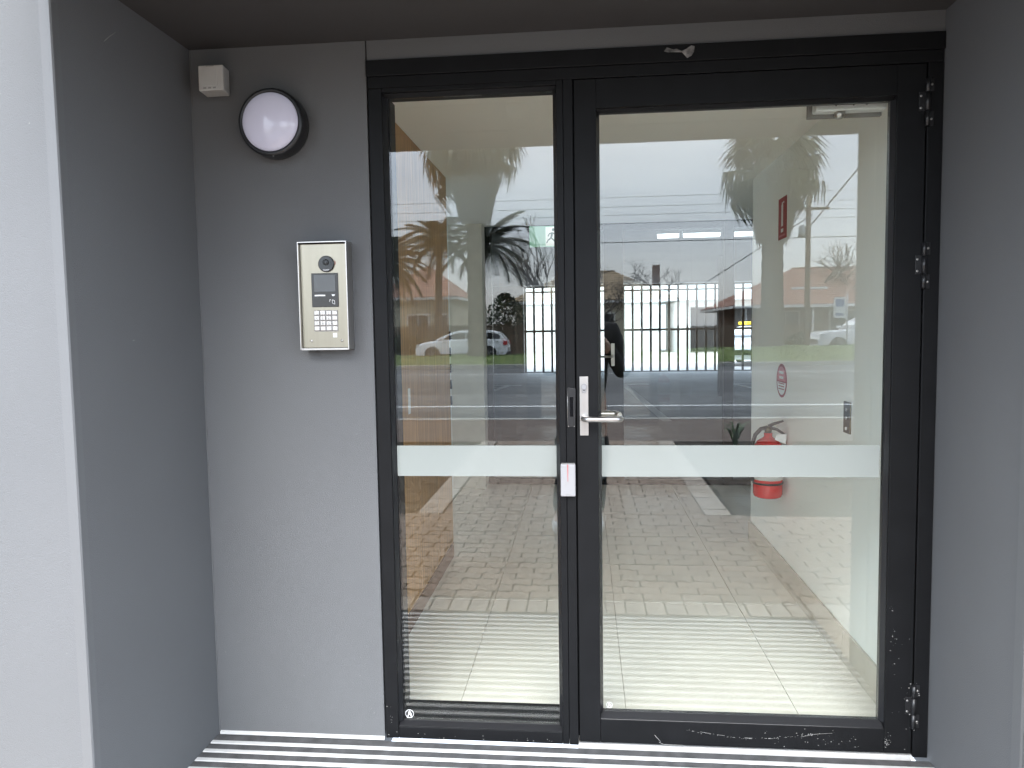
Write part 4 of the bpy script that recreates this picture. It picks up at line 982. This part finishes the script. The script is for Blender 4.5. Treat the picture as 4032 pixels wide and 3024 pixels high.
# ------------------------------------------------------------------ the photographer, standing behind the camera (seen mirrored)
pr = thing('person', 'person in a long black coat holding up a phone, mirrored in the glass', 'person', (0,-2.72,0))
def skin(name, nodes, edges, m_, root=0, sub=2):
    me = bpy.data.meshes.new(name); me.from_pydata([n[0] for n in nodes], edges, [])
    o = bpy.data.objects.new(name, me); COL.objects.link(o); o.parent = pr
    sk = o.modifiers.new('skin', 'SKIN'); sk.use_smooth_shade = True
    for i, n in enumerate(nodes):
        v = me.skin_vertices[0].data[i]; v.radius = n[1] if hasattr(n[1], '__len__') else (n[1], n[1]); v.use_root = (i == root)
    ss_ = o.modifiers.new('subsurf', 'SUBSURF'); ss_.levels = sub; ss_.render_levels = sub
    me.materials.append(m_); return o
Z = .0
N = [((.0,.0,.92),(.15,.11)),((.0,0,1.10),(.135,.10)),((.0,.0,1.28),(.16,.11)),((.0,.0,1.42),(.10,.08)),((.0,.02,1.50),(.055,.055)),((.0,.05,1.60),(.075,.085)),((.0,.055,1.70),(.07,.085)),
     ((-.19,.0,1.39),.055),((-.245,.06,1.12),.045),((-.10,.20,1.33),.034),((-.05,.245,1.385),.03),
     ((.19,.0,1.39),.055),((.27,.06,1.10),.045),((.12,.20,1.33),.034),((.055,.245,1.385),.03),
     ((-.10,.0,.82),.085),((-.13,.02,.48),.06),((-.18,.0,.09),.042),((-.19,.14,.035),(.045,.03)),
     ((.09,.0,.82),.085),((.09,.02,.48),.06),((.08,.0,.09),.042),((.09,.14,.035),(.045,.03))]
Ed = [(0,1),(1,2),(2,3),(3,4),(4,5),(5,6),(2,7),(7,8),(8,9),(9,10),(2,11),(11,12),(12,13),(13,14),(0,15),(15,16),(16,17),(17,18),(0,19),(19,20),(20,21),(21,22)]
skin('body', N, Ed, M['skin'], 0)
Nc = [((0,0,.95),(.19,.14)),((0,0,1.12),(.17,.13)),((0,0,1.30),(.195,.13)),((0,0,1.43),(.11,.095)),((-.20,.0,1.39),.075),((-.25,.055,1.10),.062),((-.13,.17,1.30),.046),((.20,.0,1.39),.075),((.275,.055,1.08),.062),((.15,.17,1.30),.046),((-.02,0,.72),(.21,.15)),((-.03,0,.50),(.22,.15))]
skin('coat', Nc, [(0,1),(1,2),(2,3),(2,4),(4,5),(5,6),(2,7),(7,8),(8,9),(0,10),(10,11)], M['cloth'], 0)
for s, nm in ((-1,'trouser_leg'),(1,'trouser_leg')):
    x0 = -.13 if s < 0 else .09; x1 = -.18 if s < 0 else .08
    skin(nm, [((x0,.0,.7),.098),((x0,.02,.45),.075),((x1,.0,.1),.062)], [(0,1),(1,2)], M['cloth'], 0)
    MB().prism([(x1-.045,-.09),(x1+.045,-.09),(x1+.05,.08),(x1+.035,.19),(x1-.035,.19),(x1-.05,.08)], 'z', .0, .075).build('shoe', M['whiteprint'], pr, rel=True, bevel=.02, seg=3)
skin('hair', [((0,.015,1.72),(.088,.095)),((0,-.03,1.64),(.09,.07)),((0,-.045,1.52),(.085,.05))], [(0,1),(1,2)], M['hair'], 0)
for s in (-1,1):
    for k in range(4):
        z = 1.36+.02*k; skin('finger', [((s*.062,.235,z),.0095),((s*.085,.262,z),.009),((s*.076,.284,z),.0085),((s*.05,.282,z),.008)], [(0,1),(1,2),(2,3)], M['skin'], 0, 1)
    skin('thumb', [((s*.06,.232,1.37),.011),((s*.045,.222,1.40),.0105),((s*.03,.232,1.42),.0095)], [(0,1),(1,2)], M['skin'], 0, 1)
ph = tag(B(-.074,.074,-2.478,-2.47,1.37,1.444).build('phone', M['blackgloss'], None, bevel=.004), 'black phone held up sideways by the person in black', 'phone')
